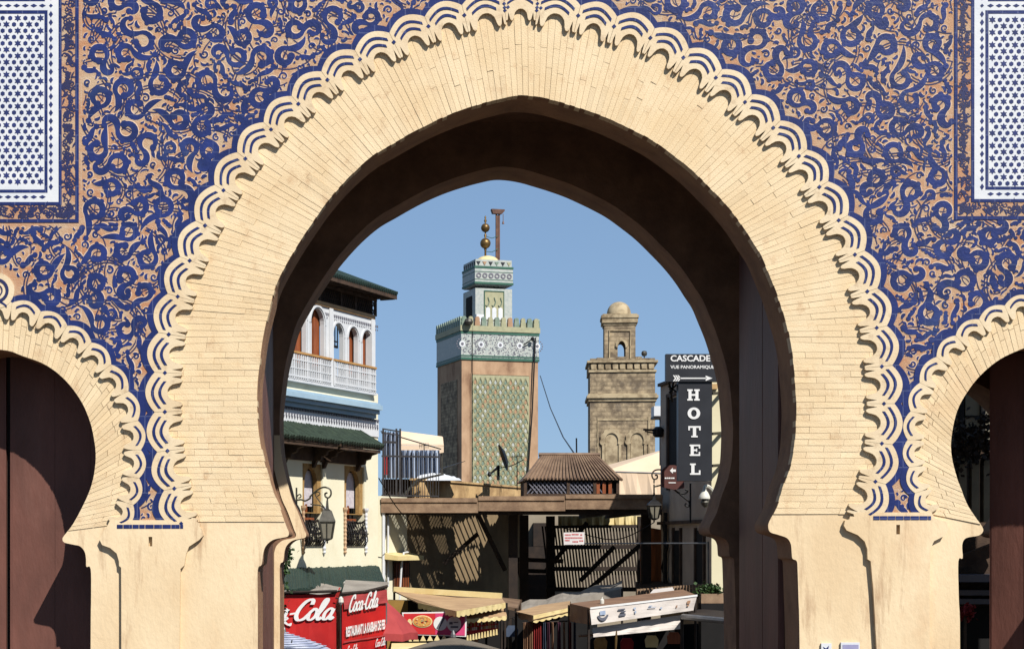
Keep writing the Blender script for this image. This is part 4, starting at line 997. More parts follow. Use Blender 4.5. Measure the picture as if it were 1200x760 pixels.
# screen of slats and pale wall at the far end
t = thing('slat_screen', 'dark slatted timber screen closing the street under the canopy, pale wall showing between', 'screen', (X(700, 57), 57, 0))
b = MB(); b.bar(W(640, 617, 57), W(756, 616, 57), .1); b.bar(W(640, 641, 57), W(756, 640, 57), .14); b.bar(W(640, 666, 57), W(756, 666, 57), .14); b.bar(W(640, 690, 57), W(756, 690, 57), .1); obj('screen_rail', b, M_slat, t)
for k in range(32):
    u = 640 + k * 3.6; b = MB(); b.bar(W(u - 4.5, 616, 57.08), W(u + 4.5, 692, 57.08), .055); obj('screen_slat', b, M_slat, t)
t = thing('end_wall', 'pale rendered wall behind the slatted screen at the end of the covered street', 'wall', (X(690, 61), 61, 0))
b = MB(); b.box(X(600, 61), X(778, 61), 61, 61.4, 0, Z(598, 61)); obj('wall', b, M_endw, t)
b = MB(); b.box(X(620, 60), X(642, 60), 60.6, 60.98, 0, Z(640, 60)); b.box(X(627, 60), X(645, 60), 60.7, 60.98, Z(640, 60) + .01, Z(612, 60)); obj('doorway', b, M_slat, t)
t = thing('canopy_valance', 'faded cream cloth strip hung along the far edge under the canopy', 'valance', W(700, 617, 58.7))
b = MB(); n = 34; pt = [W(654 + 97 * k / n, 604, 58.7 + .05 * math.sin(k * 1.7)) for k in range(n + 1)]; pb = [W(654 + 97 * k / n, 617 + rnd(-.6, .6), 58.7 + .08 * math.sin(k * 1.7 + .4)) for k in range(n + 1)]
b.add(pt + pb, [(k, k + 1, n + k + 2, n + k + 1) for k in range(n)]); obj('cloth', b, M_val, t)
# notice on a wire
t = thing('paper_notice', 'white notice with red writing tied to a wire under the canopy', 'notice', W(672, 638, 47.6))
b = MB(); b.prism([W(660.5, 623.5, 47.6), W(685, 623, 47.6), W(684.8, 637.5, 47.6), W(660.8, 637.8, 47.6)], (0, .015, 0)); obj('sheet', b, M_notice, t)
b = MB()
for (u0, u1, v) in ((662, 669, 626.5), (662, 683, 630), (662, 668, 633), (670, 678, 626), (671, 677, 634.5), (680, 683, 626.5), (679, 683, 633.5)):
    u = u0
    while u < u1 - .5:
        w_ = rnd(.6, 1.5); b.prism([W(u, v - 1.1, 47.593), W(u + w_, v - 1.1, 47.593), W(u + w_, v + .5, 47.593), W(u, v + .5, 47.593)], (0, .004, 0)); u += w_ + .45
obj('print', b, M_redink, t)
# terrace deck, rail and posts in front of the hotel
t = thing('deck_rail', 'thin steel rail and post round the small deck in front of the hotel side wall', 'railing', W(757, 690, 46))
b = MB(); b.tube([W(685, 636.5, 46.5), W(829, 636, 44)], .022, 6); obj('hand_rail', b, M_steel, t)
b = MB(); b.tube([W(830, 634, 44), W(830.5, 694, 44)], .05, 6); obj('post', b, M_steel, t)
t = thing('timber_deck', 'brown boarded deck edge below the hotel side wall', 'deck', W(765, 690, 46))
b = MB(); b.hexa([W(745, 697, 46) - Vector((0, 0, .2)), W(834, 687, 43.9) - Vector((0, 0, .2)), W(832, 680, 46.5) - Vector((0, 0, .2)), W(745, 681, 50) - Vector((0, 0, .2)), W(745, 697, 46), W(834, 687, 43.9), W(832, 680, 46.5), W(745, 681, 50)]); obj('deck_floor', b, M_wood, t)
for k in range(24):
    u = 746 + k * 3.6; f = k / 24; Y = 46 - 2.1 * f; b = MB(); b.box(X(u, Y), X(u, Y) + .075, Y - .06, Y - .02, Z(699.5 - 9.8 * f, Y), Z(689.5 - 7 * f, Y)); obj('deck_plank', b, M_beam, t)

# ================================================================== roof kiosk with lattice sides
KY = 52
t = thing('roof_kiosk', 'small rooftop hut with a brown corrugated hipped roof and lattice sides', 'hut', W(670, 580, KY))
x0, x1, xr0, xr1 = X(614, KY), X(728, KY + .0), X(640, KY), X(706, KY); zE, zR = Z(562, KY), Z(534.5, KY + 1.6); D = 3.2
b = MB(); eav = [(x0, KY - .1, zE), (x1, KY - .1, zE), (x1, KY + D, zE), (x0, KY + D, zE)]; rg = [(xr0, KY + 1.5, zR), (xr1, KY + 1.5, zR)]
b.add(eav + rg, [(0, 1, 5, 4), (1, 2, 5), (2, 3, 4, 5), (3, 0, 4), (3, 2, 1, 0)]); rf = obj('roof', b, M_roofb, t)
n = 26
for k in range(n):
    f = (k + .5) / n; a = Vector(eav[0]).lerp(Vector(eav[1]), f); c = Vector(rg[0]).lerp(Vector(rg[1]), f); b = MB(); b.tube([a + Vector((0, -.03, .03)), c + Vector((0, 0, .03))], .035, 5); obj('corrugation', b, M_roofb, rf)
b = MB(); b.tube([Vector(rg[0]) + Vector((-.1, 0, .05)), Vector(rg[1]) + Vector((.1, 0, .05))], .07, 6); b.tube([Vector(eav[1]), Vector(rg[1])], .05, 5); b.tube([Vector(eav[0]), Vector(rg[0])], .05, 5); obj('ridge_cap', b, M_roofb, rf)
b = MB(); b.box(x0 + .12, x1 - .12, KY + .12, KY + D - .1, Z(590, KY), zE - .002); obj('hut_wall', b, M_slat, t)
b = MB(); zl0, zl1 = Z(578, KY), Z(563.5, KY); u = x0 + .1
while u < X(696, KY):
    b.bar((u, KY + .06, zl0), (u + .32, KY + .06, zl1), .035); b.bar((u + .32, KY + .03, zl0), (u, KY + .03, zl1), .035); u += .125
obj('lattice', b, M_mgrey, t)
b = MB()
for u in (615.5, 666, 697, 724): b.bar((X(u, KY), KY + .02, zl0 - .1), (X(u, KY), KY + .02, zl1 + .03), .09)
b.bar((x0 + .1, KY + .02, zl0 - .05), (x1 - .1, KY + .02, zl0 - .05), .09); b.bar((x0 + .1, KY + .02, zl1 + .02), (x1 - .1, KY + .02, zl1 + .02), .07); obj('frame', b, M_wood, t)
b = MB()
for u in (701, 708, 715): b.bar((X(u, KY), KY + .05, zl0), (X(u, KY), KY + .05, zl1), .1)
obj('slat', b, M_shut, t)
# cream tent roof
t = thing('cream_tent', 'cream canvas tent roof between the stone tower and the hotel', 'tent', W(745, 576, 66))
b = MB(); TY = 66; ap = W(800, 520, TY + 2.5)
e0, e1, e2 = W(708, 552, TY), W(835, 556, TY), W(700, 548, TY + 6)
b.add([e0, e1, ap, e2], [(0, 1, 2), (0, 2, 3)]); obj('tent_roof', b, M_tent, t)
b = MB(); n = 20; tp = [e0.lerp(e1, k / n) for k in range(n + 1)]; b.add(tp + [p + Vector((0, .06 * math.sin(i * 1.9), -.9)) for i, p in enumerate(tp)], [(k, k + 1, n + k + 2, n + k + 1) for k in range(n)]); obj('tent_wall', b, M_tent, t)
b = MB(); b.tube([e0, e1], .03, 5)
for p in (e0, e1): b.tube([p, (p.x, p.y, 0)], .05, 6)
obj('tent_pole', b, M_steel, t)

# ================================================================== minaret with green tile panels
MY = 150.0; mk = MY / FP
ma = R(16); MD = Vector((math.cos(ma), math.sin(ma), 0)); P0 = Vector((X(541, MY), MY, 0)); MW = 7.15
MIN = thing('tiled_minaret', 'tall square minaret with green and orange tile panel and brass finial', 'minaret', P0, ma)
def mz(v): return EYE + (VV - v) * mk
def mobj(name, mb, m, par=None, **k): return obj(name, mb, m, par or MIN, local=True, **k)
def ms(u):                                          # along the front face from pixel column
    a = (u - VU) / FP; n = Vector((MD.y, -MD.x, 0)); t_ = (n.x * P0.x + n.y * P0.y) / (n.x * a + n.y); return (Vector((a * t_, t_, 0)) - P0).dot(MD)
z_b0, z_b1, z_m, z_t = mz(421), mz(388), mz(381), mz(370)
b = MB(); b.box(0, MW, 0, MW, 0, z_b0); mobj('shaft', b, M_mstone)
# band of mosaic
b = MB(); b.box(-.06, MW + .06, -.06, MW + .06, z_b0 + .002, z_b1); bd = mobj('mosaic_band', b, M_ptile)
def hdisc(mb, x, z, r, y, n=16, r2=0):
    A = [(x + r * math.cos(2 * math.pi * k / n), z + r * math.sin(2 * math.pi * k / n)) for k in range(n)]
    mb.tess([A] + ([[(x + r2 * math.cos(2 * math.pi * k / n), z + r2 * math.sin(2 * math.pi * k / n)) for k in range(n)]] if r2 else []), y, y + .05, back=False)
for u in (541.5, 563.5, 586, 608.8, 630.5):
    x = max(.02, min(MW - .1, ms(u))); z = mz(402.7); c = MB(); hdisc(c, x, z, .28, -.085, 16)
    o = mobj('rosette', c, M_whitep, bd); c = MB(); hdisc(c, x, z, .14, -.10, 10); mobj('rosette_eye', c, M_mgrey, bd); c = MB()
    for q in range(14): a = q * 2 * math.pi / 14; hdisc(c, x + .5 * math.cos(a), z + .5 * math.sin(a), .07, -.08, 5)
    mobj('rosette_petal', c, M_mgrey, bd, kind='stuff')
c = MB()
for _ in range(600):
    x, z = rnd(.1, MW - .1), rnd(z_b0 + .1, z_b1 - .1); a = rnd(0, 3.1); s_ = rnd(.03, .07)
    c.add([(x + s_ * math.cos(a + q * 1.571), -.075, z + s_ * math.sin(a + q * 1.571)) for q in range(4)], [(0, 1, 2, 3)])
mobj('mosaic_tile', c, M_mgrey, bd, kind='stuff')
b = MB()
for v0, v1, pr in ((421, 418, .1), (417, 415.5, .09), (390.5, 387.5, .1)): b.box(-pr, MW + pr, -pr, MW + pr, mz(v0), mz(v1))
mobj('green_string', b, M_gdark)
b = MB(); b.box(-.16, MW + .16, -.16, MW + .16, mz(387.3), z_m); mobj('ledge', b, M_ctile)
n = 12
def merlon(x, y, rot):
    c = MB(); h = z_t - z_m; prof = [(-.23, 0), (.23, 0), (.23, .45 * h), (.20, .5 * h), (.20, .8 * h), (.13, .95 * h), (0, h), (-.13, .95 * h), (-.20, .8 * h), (-.20, .5 * h), (-.23, .45 * h)]
    if rot: c.prism([(x - .14, y + p, z_m + .003 + z) for p, z in prof], (.3, 0, 0))
    else: c.prism([(x + p, y - .14, z_m + .003 + z) for p, z in prof], (0, .3, 0))
    return c
for k in range(n):
    f = (k + .5) / n * (MW + .2) - .1
    mobj('merlon', merlon(f, 0, False), (M_gtile, M_ctile, M_otile, M_gtile, M_ctile)[k % 5]); mobj('merlon', merlon(0, f, True), M_gtile); mobj('merlon', merlon(f, MW, False), M_gtile); mobj('merlon', merlon(MW, f, True), M_gtile)
# sebka panel: interlaced lozenges in green, cream and orange
px0, px1, pz0, pz1 = ms(553.5), ms(618.5), mz(575), mz(440)
b = MB(); b.box(px0 - .12, px1 + .12, -.05, -.002, pz0, pz1 + .12); pn = mobj('tile_panel', b, M_ctile)
NR = 11; cw = (px1 - px0) / NR; rh = .84; mats3 = (M_gtile, M_otile, M_ptile)
bb = [MB(), MB(), MB(), MB()]
z = pz1 - .5; row = 0
while z > pz0 + .3:
    for k in range(NR + (row % 2)):
        x = px0 + cw * (k + .5 - (.5 if row % 2 else 0))
        if x < px0 + .05 or x > px1 - .05: continue
        q = 0 if random.random() < .5 else random.choice((1, 2)); m2 = bb[q]
        hw, hh = cw * rnd(.26, .36), rh * rnd(.24, .31)
        m2.prism([(x, -.08, z - hh), (x + hw, -.08, z - hh * .2), (x + hw * .45, -.08, z + hh * .25), (x, -.08, z + hh), (x - hw * .45, -.08, z + hh * .25), (x - hw, -.08, z - hh * .2)], (0, .03, 0))
        bb[3].tube([(x - cw * .5, -.09, z - rh * .28), (x - cw * .3, -.1, z + .08), (x, -.1, z + rh * .5)], .045, 4); bb[3].tube([(x + cw * .5, -.09, z - rh * .28), (x + cw * .3, -.1, z + .08), (x, -.1, z + rh * .5)], .045, 4)
        bb[(q + 1) % 3].prism([(x - .12, -.085, z + hh * 1.3), (x + .12, -.085, z + hh * 1.3), (x, -.085, z + hh * 1.75)], (0, .03, 0))
    z -= rh * .5; row += 1
for m_, mm in zip(bb, (M_gtile, M_otile, M_ptile, M_ctile)): mobj('panel_tile', m_, mm, pn, kind='stuff')
b = MB()
for x in (px0 - .2, px1 + .12): b.box(x, x + .09, -.08, -.003, pz0, pz1 + .25)
b.box(px0 - .11, px1 + .12, -.08, -.003, pz1 + .14, pz1 + .25); mobj('panel_frame', b, M_mstone, pn)
# shaded side panel, lantern stage, dome, finial and flag mast
b = MB(); b.box(-.05, -.002, 1.2, MW - 1.2, mz(575), mz(443)); mobj('side_panel', b, M_stone2)
lx0, lx1 = ms(555) + .72, ms(598.5) + .72; lw = lx1 - lx0; ly0 = (MW - lw) / 2 - .2; ly1 = ly0 + lw; zl0, zl1 = z_m, mz(301)
b = MB(); b.box(lx0, lx1, ly0, ly1, zl0, mz(333)); LS = mobj('lantern_stage', b, M_ptile)
lk = (MY + 2.2) / FP
def lz(v): return EYE + (VV - v) * lk
b = MB(); b.box(lx0 - .06, lx1 + .06, ly0 - .06, ly1 + .06, lz(331), lz(313)); mobj('rosette_band', b, M_ptile, LS)
b = MB()
for v0, v1, p in ((332.5, 330, .1), (314, 311.5, .1), (318.5, 317.8, .08), (327.5, 326.8, .08)): b.box(lx0 - p, lx1 + p, ly0 - p, ly1 + p, lz(v0), lz(v1))
mobj('green_string', b, M_gdark, LS)
b = MB(); b.box(lx0 + .02, lx1 - .02, ly0 + .02, ly1 - .02, lz(333.5) , lz(303.5)); mobj('lantern_top', b, M_ptile, LS)
for k in range(6):
    x = lx0 + lw * (k + .5) / 6; c = MB(); hdisc(c, x, lz(322.5), .24, ly0 - .1, 12, .12); mobj('rosette', c, M_mgrey, LS)
    c = MB(); c.prism([(x - .2, ly0 - .03, lz(306)), (x + .2, ly0 - .03, lz(306)), (x, ly0 - .03, lz(310.5))], (0, .045, 0)); mobj('triangle_tile', c, (M_sign, M_otile, M_sign, M_gtile, M_sign, M_ctile)[k], LS)
    c = MB(); c.prism([(ly0 * 0 + lx0 - .03, ly0 + lw * (k + .3) / 6, lz(306)), (lx0 - .03, ly0 + lw * (k + .8) / 6, lz(306)), (lx0 - .03, ly0 + lw * (k + .55) / 6, lz(310.5))], (.045, 0, 0)); mobj('triangle_tile', c, M_sign, LS)
b = MB(); x0_, x1_ = lx0 + lw * .25, lx1 - lw * .24; b.box(x0_, x1_, ly0 - .05, ly0 - .002, lz(375), lz(341)); ip = mobj('arched_panel', b, M_ctile, LS)
b = MB()
for xx in (x0_ - .06, x1_): b.box(xx, xx + .06, ly0 - .1, ly0 - .003, lz(375), lz(340))
b.box(x0_, x1_, ly0 - .1, ly0 - .003, lz(341), lz(340)); mobj('panel_frame', b, M_gdark, ip)
b = MB()
for k in range(3):
    x = x0_ + (x1_ - x0_) * (k + .5) / 3; A = arcp(x, lz(362), .2, 0, 180, 8); b.tess([[(x - .2, lz(374)), (x + .2, lz(374))] + A], ly0 - .085, ly0 - .05, back=False)
mobj('blind_arch', b, M_whitep, ip)
b = MB()
for k in range(3):
    x = x0_ + (x1_ - x0_) * (k + .5) / 3; b.tube([(x - .22, ly0 - .09, lz(357)), (x - .1, ly0 - .09, lz(359)), (x + .05, ly0 - .09, lz(356)), (x + .12, ly0 - .09, lz(353)), (x, ly0 - .09, lz(348))], .05, 4)
mobj('interlace', b, M_gtile, ip)
b = MB(); b.box(lx0 - .04, lx0 - .002, ly0 + .9, ly1 - .9, lz(376), lz(345)); mobj('side_opening', b, M_dark, LS)
cx, cy = (lx0 + lx1) / 2, (ly0 + ly1) / 2
b = MB(); b.lathe((cx, cy, lz(303.5)), [(1.05, 0)] + [(1.05 * math.cos(R(a)), .62 * math.sin(R(a))) for a in range(10, 90, 10)] + [(.05, .64)], 20); mobj('dome', b, M_val, LS, smooth=True)
fx_ = (X(570.5, MY + 2.4) - P0.x - 2.4 * 0) * 1.0
fxl = cx - .2
b = MB(); b.lathe((fxl, cy, lz(297)), [(.09, 0), (.09, .6), (.14, .75), (.05, .8)] + [(.48 * math.cos(R(a)), 1.25 + .48 * math.sin(R(a))) for a in range(-80, 81, 16)] + [(.07, 1.75), (.13, 2.0), (.06, 2.1)] + [(.4 * math.cos(R(a)), 2.65 + .4 * math.sin(R(a))) for a in range(-80, 81, 16)] + [(.05, 3.08), (.14, 3.3), (.05, 3.45), (.09, 3.6), (.02, 3.75)], 14)
mobj('finial', b, M_brass, LS, smooth=True)
px_ = cx + 1.05
b = MB(); b.bar((px_ - .13, cy + .2, lz(304)), (px_ - .13, cy + .2, lz(245)), .13); b.bar((px_ + .13, cy + .2, lz(304)), (px_ + .13, cy + .2, lz(245)), .13); b.box(px_ - .06, px_ + .06, cy + .16, cy + .24, lz(300), lz(246)); ft = mobj('flag_mast', b, M_rust, LS)
b = MB(); zz = lz(244.5); b.prism([(px_ - .62, cy, zz + .35), (px_ - .5, cy, zz), (px_ + .35, cy, zz), (px_ + .62, cy, zz + .3), (px_ + .6, cy, zz + .42), (px_ - .62, cy, zz + .42)], (0, .4, 0)); b.tube([(px_ + .45, cy, zz), (px_ + .45, cy, zz - .6), (px_ + .45, cy, zz - .9)], [.03, .03, .12], 6); mobj('mast_head', b, M_rust, ft)
for z0_, z1_, z2_ in ((272, 274, 271), (290, 290.5, 286)):
    b = MB(); b.tube([(fxl, cy, lz(z0_)), ((fxl + px_) / 2, cy, lz(z1_)), (px_, cy, lz(z2_))], .03, 4); mobj('stay', b, M_gdark, ft)
b = MB(); b.box(lx0 - .2, lx0 + .5, ly0 - .9, ly0 - .4, z_m + .02, z_m + 1.15); mobj('white_box', b, M_whitep)
b = MB(); x = ms(626); b.tube([(x, -.3, mz(393)), (x - .3, -.3, mz(480)), (x - .75, -.3, mz(560))], .07, 5); b.tube([(x - 1.1, -.25, mz(402)), (x - .4, -.5, mz(395))], .05, 5); b.lathe((x - .35, -.5, mz(395) - .1), [(.02, -.1), (.16, 0), (.16, .2), (.02, .3)], 8); x = ms(553); b.tube([(x, -.14, mz(381)), (x, -.14, mz(575))], .03, 4); mobj('cable', b, M_iron)
b = MB(); x = ms(547); b.lathe((x, -.5, z_m), [(.3, 0), (.42, .25), (.3, .5), (.05, .6)], 10); mobj('loudspeaker', b, M_iron2)
t = thing('overhead_cable', 'thin dark cable running down from the tiled minaret to the roof hut', 'cable', W(650, 480, 140)); b = MB(); b.tube([W(633, 440, 140), W(645, 478, 120), W(660, 512, 90), W(675, 534, 60)], .035, 4); obj('wire', b, M_iron, t)
t = thing('antenna_mast', 'thin mast standing beside the rooftop hut', 'mast', W(676, 534, 54)); b = MB(); b.tube([W(676, 560, 55.5), W(675.5, 513, 55.5)], .025, 4); obj('mast', b, M_iron, t)
# satellite dish seen edge on
t = thing('satellite_dish', 'dark satellite dish seen edge on with its feed arm before the tile panel', 'dish', W(584, 560, 54))
b = MB(); SY = 54; b.tube([W(584, 562, SY), W(584, 545, SY)], .045, 6); b.tube([W(584, 548, SY), W(574, 555, SY - .5)], .03, 5); b.tube([W(584.5, 545, SY), W(574, 555, SY - .5)], .02, 5); b.lathe(W(573.5, 556, SY - .5), [(.03, -.06), (.07, 0), (.03, .1)], 8); obj('mount', b, M_iron, t)
b = MB(); c = W(589, 536, SY); ax = Vector((-.95, -.02, -.32)).normalized(); uu_ = (W(594, 550, SY) - W(584, 520, SY)).normalized(); vv_ = ax.cross(uu_).normalized(); uu_ = vv_.cross(ax).normalized()
n = 20; vs = []
for rr, dd in ((.02, .12), (.2, .1), (.34, .05), (.44, 0)):
    for q in range(n): a = q * 2 * math.pi / n; vs.append(c + (uu_ * math.cos(a) + vv_ * math.sin(a)) * rr - ax * dd)
fs = [(i * n + q, i * n + (q + 1) % n, (i + 1) * n + (q + 1) % n, (i + 1) * n + q) for i in range(3) for q in range(n)]
b.add(vs, fs); b.add([v - ax * .02 for v in vs], [tuple(reversed(f)) for f in fs]); obj('dish', b, M_iron, t)

# ================================================================== old stone tower
TY2 = 120.0; tk = TY2 / FP; ta = R(-4.5)
ST = thing('stone_tower', 'old brown stone tower with small domed turret and blind arches', 'tower', (X(691.5, TY2), TY2, 0), ta)
def sz(v): return EYE + (VV - v) * tk
def sobj(name, mb, m, par=None, **k): return obj(name, mb, m, par or ST, local=True, **k)
SWD = 75.5 * tk
def sx_(u): return (u - 691.5) * tk
b = MB(); b.box(0, SWD, 0, SWD, 0, sz(470)); sobj('shaft', b, M_stone2)
b = MB(); b.box(.0, SWD, 0, SWD, sz(470) + .003, sz(436)); sobj('upper_shaft', b, M_stone2)
b = MB()
for v0, v1, p in ((470, 466.5, .1), (466.4, 463, .22), (462.9, 461, .12), (436, 433.5, .1), (425, 422.5, .2)): b.box(-p, SWD + p, -p, SWD + p, sz(v0), sz(v1))
sobj('moulding', b, M_stone3)
b = MB(); b.box(.05, SWD - .05, .05, SWD - .05, sz(433.4), sz(425.1)); sobj('frieze', b, M_stone2)
for k in range(9):
    x = SWD * (k + .5) / 9
    for rot in (0, 1):
        c = MB(); q = [(-.16, sz(432.5)), (.16, sz(432.5)), (.2, sz(427.5)), (.0, sz(425.6)), (-.2, sz(427.5))]
        if rot: c.prism([(-.1, x + p, z) for p, z in q], (.2, 0, 0))
        else: c.prism([(x + p, -.1, z) for p, z in q], (0, .2, 0))
        sobj('corbel', c, M_stone3)
random.seed(3)
for k in range(10):
    c = MB(); x = SWD * (k + .5) / 10; h = rnd(.1, .28); c.box(x - .22, x + .22, -.1, .3, sz(422.4), sz(422.4) + h); sobj('broken_merlon', c, M_stone2)
# recessed panel with two scalloped blind arches
b = MB(); x0_, x1_, z0_, z1_ = sx_(701), sx_(759), sz(570), sz(490)
b.box(x0_, x1_, -.04, -.002, z1_ - .15, z1_); b.box(x0_ - .06, x0_, -.06, -.002, z0_, z1_); b.box(x1_, x1_ + .12, -.08, -.002, z0_, z1_ + .1); pn = sobj('panel_frame', b, M_stone3)
for uc in (716.5, 746):
    c = MB(); xc = sx_(uc); zc = sz(516); ro, ri = .74, .46; n = 30
    A = []; B = []
    for q in range(n + 1): a = R(-25 + 230 * q / n); rr = ro + .1 * abs(math.sin(q * math.pi * 7 / n)); A.append((xc + rr * math.cos(a), zc + rr * 1.05 * math.sin(a)))
    for q in range(n + 1): a = R(-25 + 230 * q / n); B.append((xc + ri * math.cos(a), zc + ri * 1.15 * math.sin(a)))
    c.tess([A + list(reversed(B))], -.13, -.002, back=False); o = sobj('blind_arch', c, M_stone3, pn)
    c = MB()
    for s_ in (-1, 1): c.box(xc + s_ * .58 - .09, xc + s_ * .58 + .09, -.12, -.002, z0_, zc - .3)
    sobj('colonnette', c, M_stone3, pn)
    c = MB(); c.tess([[(xc - .44, z0_), (xc + .44, z0_), (xc + .44, zc)] + [(xc + .44 * math.cos(R(a)), zc + .5 * math.sin(R(a))) for a in range(10, 180, 15)] + [(xc - .44, zc)]], -.03, -.001, back=False); sobj('niche', c, M_stone3, pn)
tx0, tx1 = sx_(709), sx_(745.5); ty0 = (SWD - (tx1 - tx0)) / 2; ty1 = ty0 + tx1 - tx0; t2 = (TY2 + ty0) / FP
def s2(v): return EYE + (VV - v) * t2
b = MB(); xm = (tx0 + tx1) / 2 + .12; op = [(xm - .28, s2(418)), (xm - .28, s2(408))] + [(xm - .28 * math.cos(R(a)), s2(408) + .5 * math.sin(R(a))) for a in range(15, 180, 15)] + [(xm + .28, s2(408)), (xm + .28, s2(418))]
b.tess([[(tx0, sz(422.3)), (tx1, sz(422.3)), (tx1, s2(378)), (tx0, s2(378))], op], ty0, ty1); TU = sobj('turret', b, M_stone2)
b = MB(); op2 = [(xm + (x - xm) * 1.55, s2(418) + (z - s2(418)) * 1.22) for x, z in op]; b.tess([op2[1:-1] + list(reversed(op))[1:-1]], ty0 - .12, ty0 - .002, back=False); sobj('arch_trim', b, M_stone3, TU)
b = MB()
for x in (tx0 + .32, tx1 - .40): b.box(x, x + .08, ty0 - .08, ty0 - .002, s2(420), s2(388))
b.box(tx0 + .32, tx1 - .32, ty0 - .08, ty0 - .003, s2(388), s2(386.5)); sobj('panel_trim', b, M_stone3, TU)
b = MB()
for v0, v1, p in ((381, 378.5, .06), (378.4, 373, .16), (372.9, 369.5, .22), (369.4, 368, .12)): b.box(tx0 - p, tx1 + p, ty0 - p, ty1 + p, s2(v0), s2(v1))
sobj('turret_cornice', b, M_stone3, TU)
b = MB(); xc = (tx0 + tx1) / 2 - .02; b.lathe((xc, (ty0 + ty1) / 2, s2(368)), [(.86, 0), (.86, .1)] + [(.86 * math.cos(R(a)) ** .9, .1 + .9 * math.sin(R(a))) for a in range(10, 90, 10)] + [(.03, 1.0)], 22); sobj('dome', b, M_stone3, TU, smooth=True)
b = MB()
b.lathe((sx_(755), .5, sz(422)), [(.04, 0), (.04, .3), (.16, .34), (.21, .5), (.16, .66), (.03, .7)], 10)
sobj('loudspeaker', b, M_iron2)
b = MB(); b.tube([(sx_(704), .3, sz(422)), (sx_(704.5), .3, sz(424) + .3)], .2, 8); sobj('round_cap', b, M_gdark)

# ================================================================== hotel on the right
C1 = Vector((X(833, 43.8), 43.8, 0)); C2 = Vector((X(774, 49), 49, 0)); zH = 8.72
HOT = thing('hotel_building', 'grey beige hotel with a shaded side wall and a cream sunlit front on the right', 'hotel', C1)
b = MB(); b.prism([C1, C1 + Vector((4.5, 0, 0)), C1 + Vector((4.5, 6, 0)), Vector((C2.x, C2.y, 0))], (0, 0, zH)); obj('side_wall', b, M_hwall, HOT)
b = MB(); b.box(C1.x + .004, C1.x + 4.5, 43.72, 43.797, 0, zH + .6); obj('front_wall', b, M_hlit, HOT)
hd_ = (C2 - C1).normalized(); hn_ = Vector((-hd_.y, hd_.x, 0));
if hn_.x > 0: hn_ = -hn_
def hp_(u, v, off=.0): return on_plane(u, v, C1, hn_, off)
def hquad(mb, u0, u1, v0, v1, off, th=.05):
    A = [hp_(u0, v0), hp_(u1, v0), hp_(u1, v1), hp_(u0, v1)]; za, zb2 = A[0].z, A[3].z
    a, c = hp_(u0, 637), hp_(u1, 637); mb.prism([Vector((a.x, a.y, zb2)) + hn_ * off, Vector((c.x, c.y, zb2)) + hn_ * off, Vector((c.x, c.y, za)) + hn_ * off, Vector((a.x, a.y, za)) + hn_ * off], -hn_ * th)
b = MB(); hquad(b, 785, 797, 468, 572, .02, .1); o = obj('tall_window', b, M_dark, HOT)
b = MB(); hquad(b, 783.5, 785, 464, 574, .08, .1); hquad(b, 783.5, 799, 462, 466, .08, .1); obj('window_frame', b, M_wood, o)
for u0, u1 in ((791, 798.5), (817, 826)):
    b = MB(); hquad(b, u0, u1, 621, 690, .02, .1); o = obj('side_door', b, M_dark, HOT)
    b = MB(); hquad(b, u0 - 1.2, u0, 618, 690, .07, .08); hquad(b, u1, u1 + 1.2, 618, 690, .07, .08); obj('door_frame', b, M_wood, o)
for v0, v1, o_, h_ in ((611, 614.5, .12, .13), (449.5, 453, .1, .2)):
    b = MB(); hquad(b, 774.5, 832, v0, v1, o_, h_); obj('string_course', b, M_wood, HOT)
b = MB(); b.tube([hp_(780, 600, .1), hp_(779, 690, .1)], .06, 6); b.tube([hp_(777, 614, .1), hp_(782, 640, .1), hp_(776, 665, .1), hp_(784, 690, .1)], .04, 5); obj('pipe', b, M_iron, HOT)
b = MB(); b.prism([W(751, 616, 50), W(775, 620, 48.9), W(775, 700, 48.9), W(751, 700, 50)], (0, .15, 0)); obj('boarded_gate', b, M_shut, HOT)
# HOTEL blade sign
SY = 42.6
t = thing('hotel_sign', 'tall charcoal blade sign reading HOTEL in white letters down its face', 'sign', W(815, 562, SY))
b = MB(); x0_, x1_ = X(795, SY), X(834.5, SY); b.box(x0_, x1_, SY, SY + .28, Z(563, SY), Z(447, SY)); obj('sign_box', b, M_sign, t)
def rects(mb, L, u, v, w_, h, Y, th=.02):
    for x0, y0, x1, y1 in L: mb.box(X(u + (x0 - .5) * w_, Y), X(u + (x1 - .5) * w_, Y), Y - th, Y, Z(v + (.5 - y0) * h, Y), Z(v + (.5 - y1) * h, Y))
GL = {'H': [(.1, 0, .34, 1), (.66, 0, .9, 1), (.34, .42, .66, .58), (0, 0, .1, .15), (.34, 0, .44, .15), (0, .85, .1, 1), (.34, .85, .44, 1), (.56, 0, .66, .15), (.9, 0, 1, .15), (.56, .85, .66, 1), (.9, .85, 1, 1)],
      'T': [(.37, 0, .63, .84), (0, .84, 1, 1), (0, .62, .13, .84), (.87, .62, 1, .84), (.24, 0, .37, .14), (.63, 0, .76, .14)],
      'E': [(.1, 0, .38, 1), (.38, .85, .98, 1), (.38, .43, .7, .58), (.38, 0, .98, .15), (.85, .66, .98, .85), (.85, .15, .98, .36), (0, 0, .1, .14), (0, .86, .1, 1), (.62, .35, .7, .43), (.62, .58, .7, .66)],
      'L': [(.12, 0, .42, 1), (.42, 0, .98, .16), (.83, .16, .98, .4), (0, 0, .12, .14), (0, .86, .12, 1), (.42, .86, .54, 1)]}
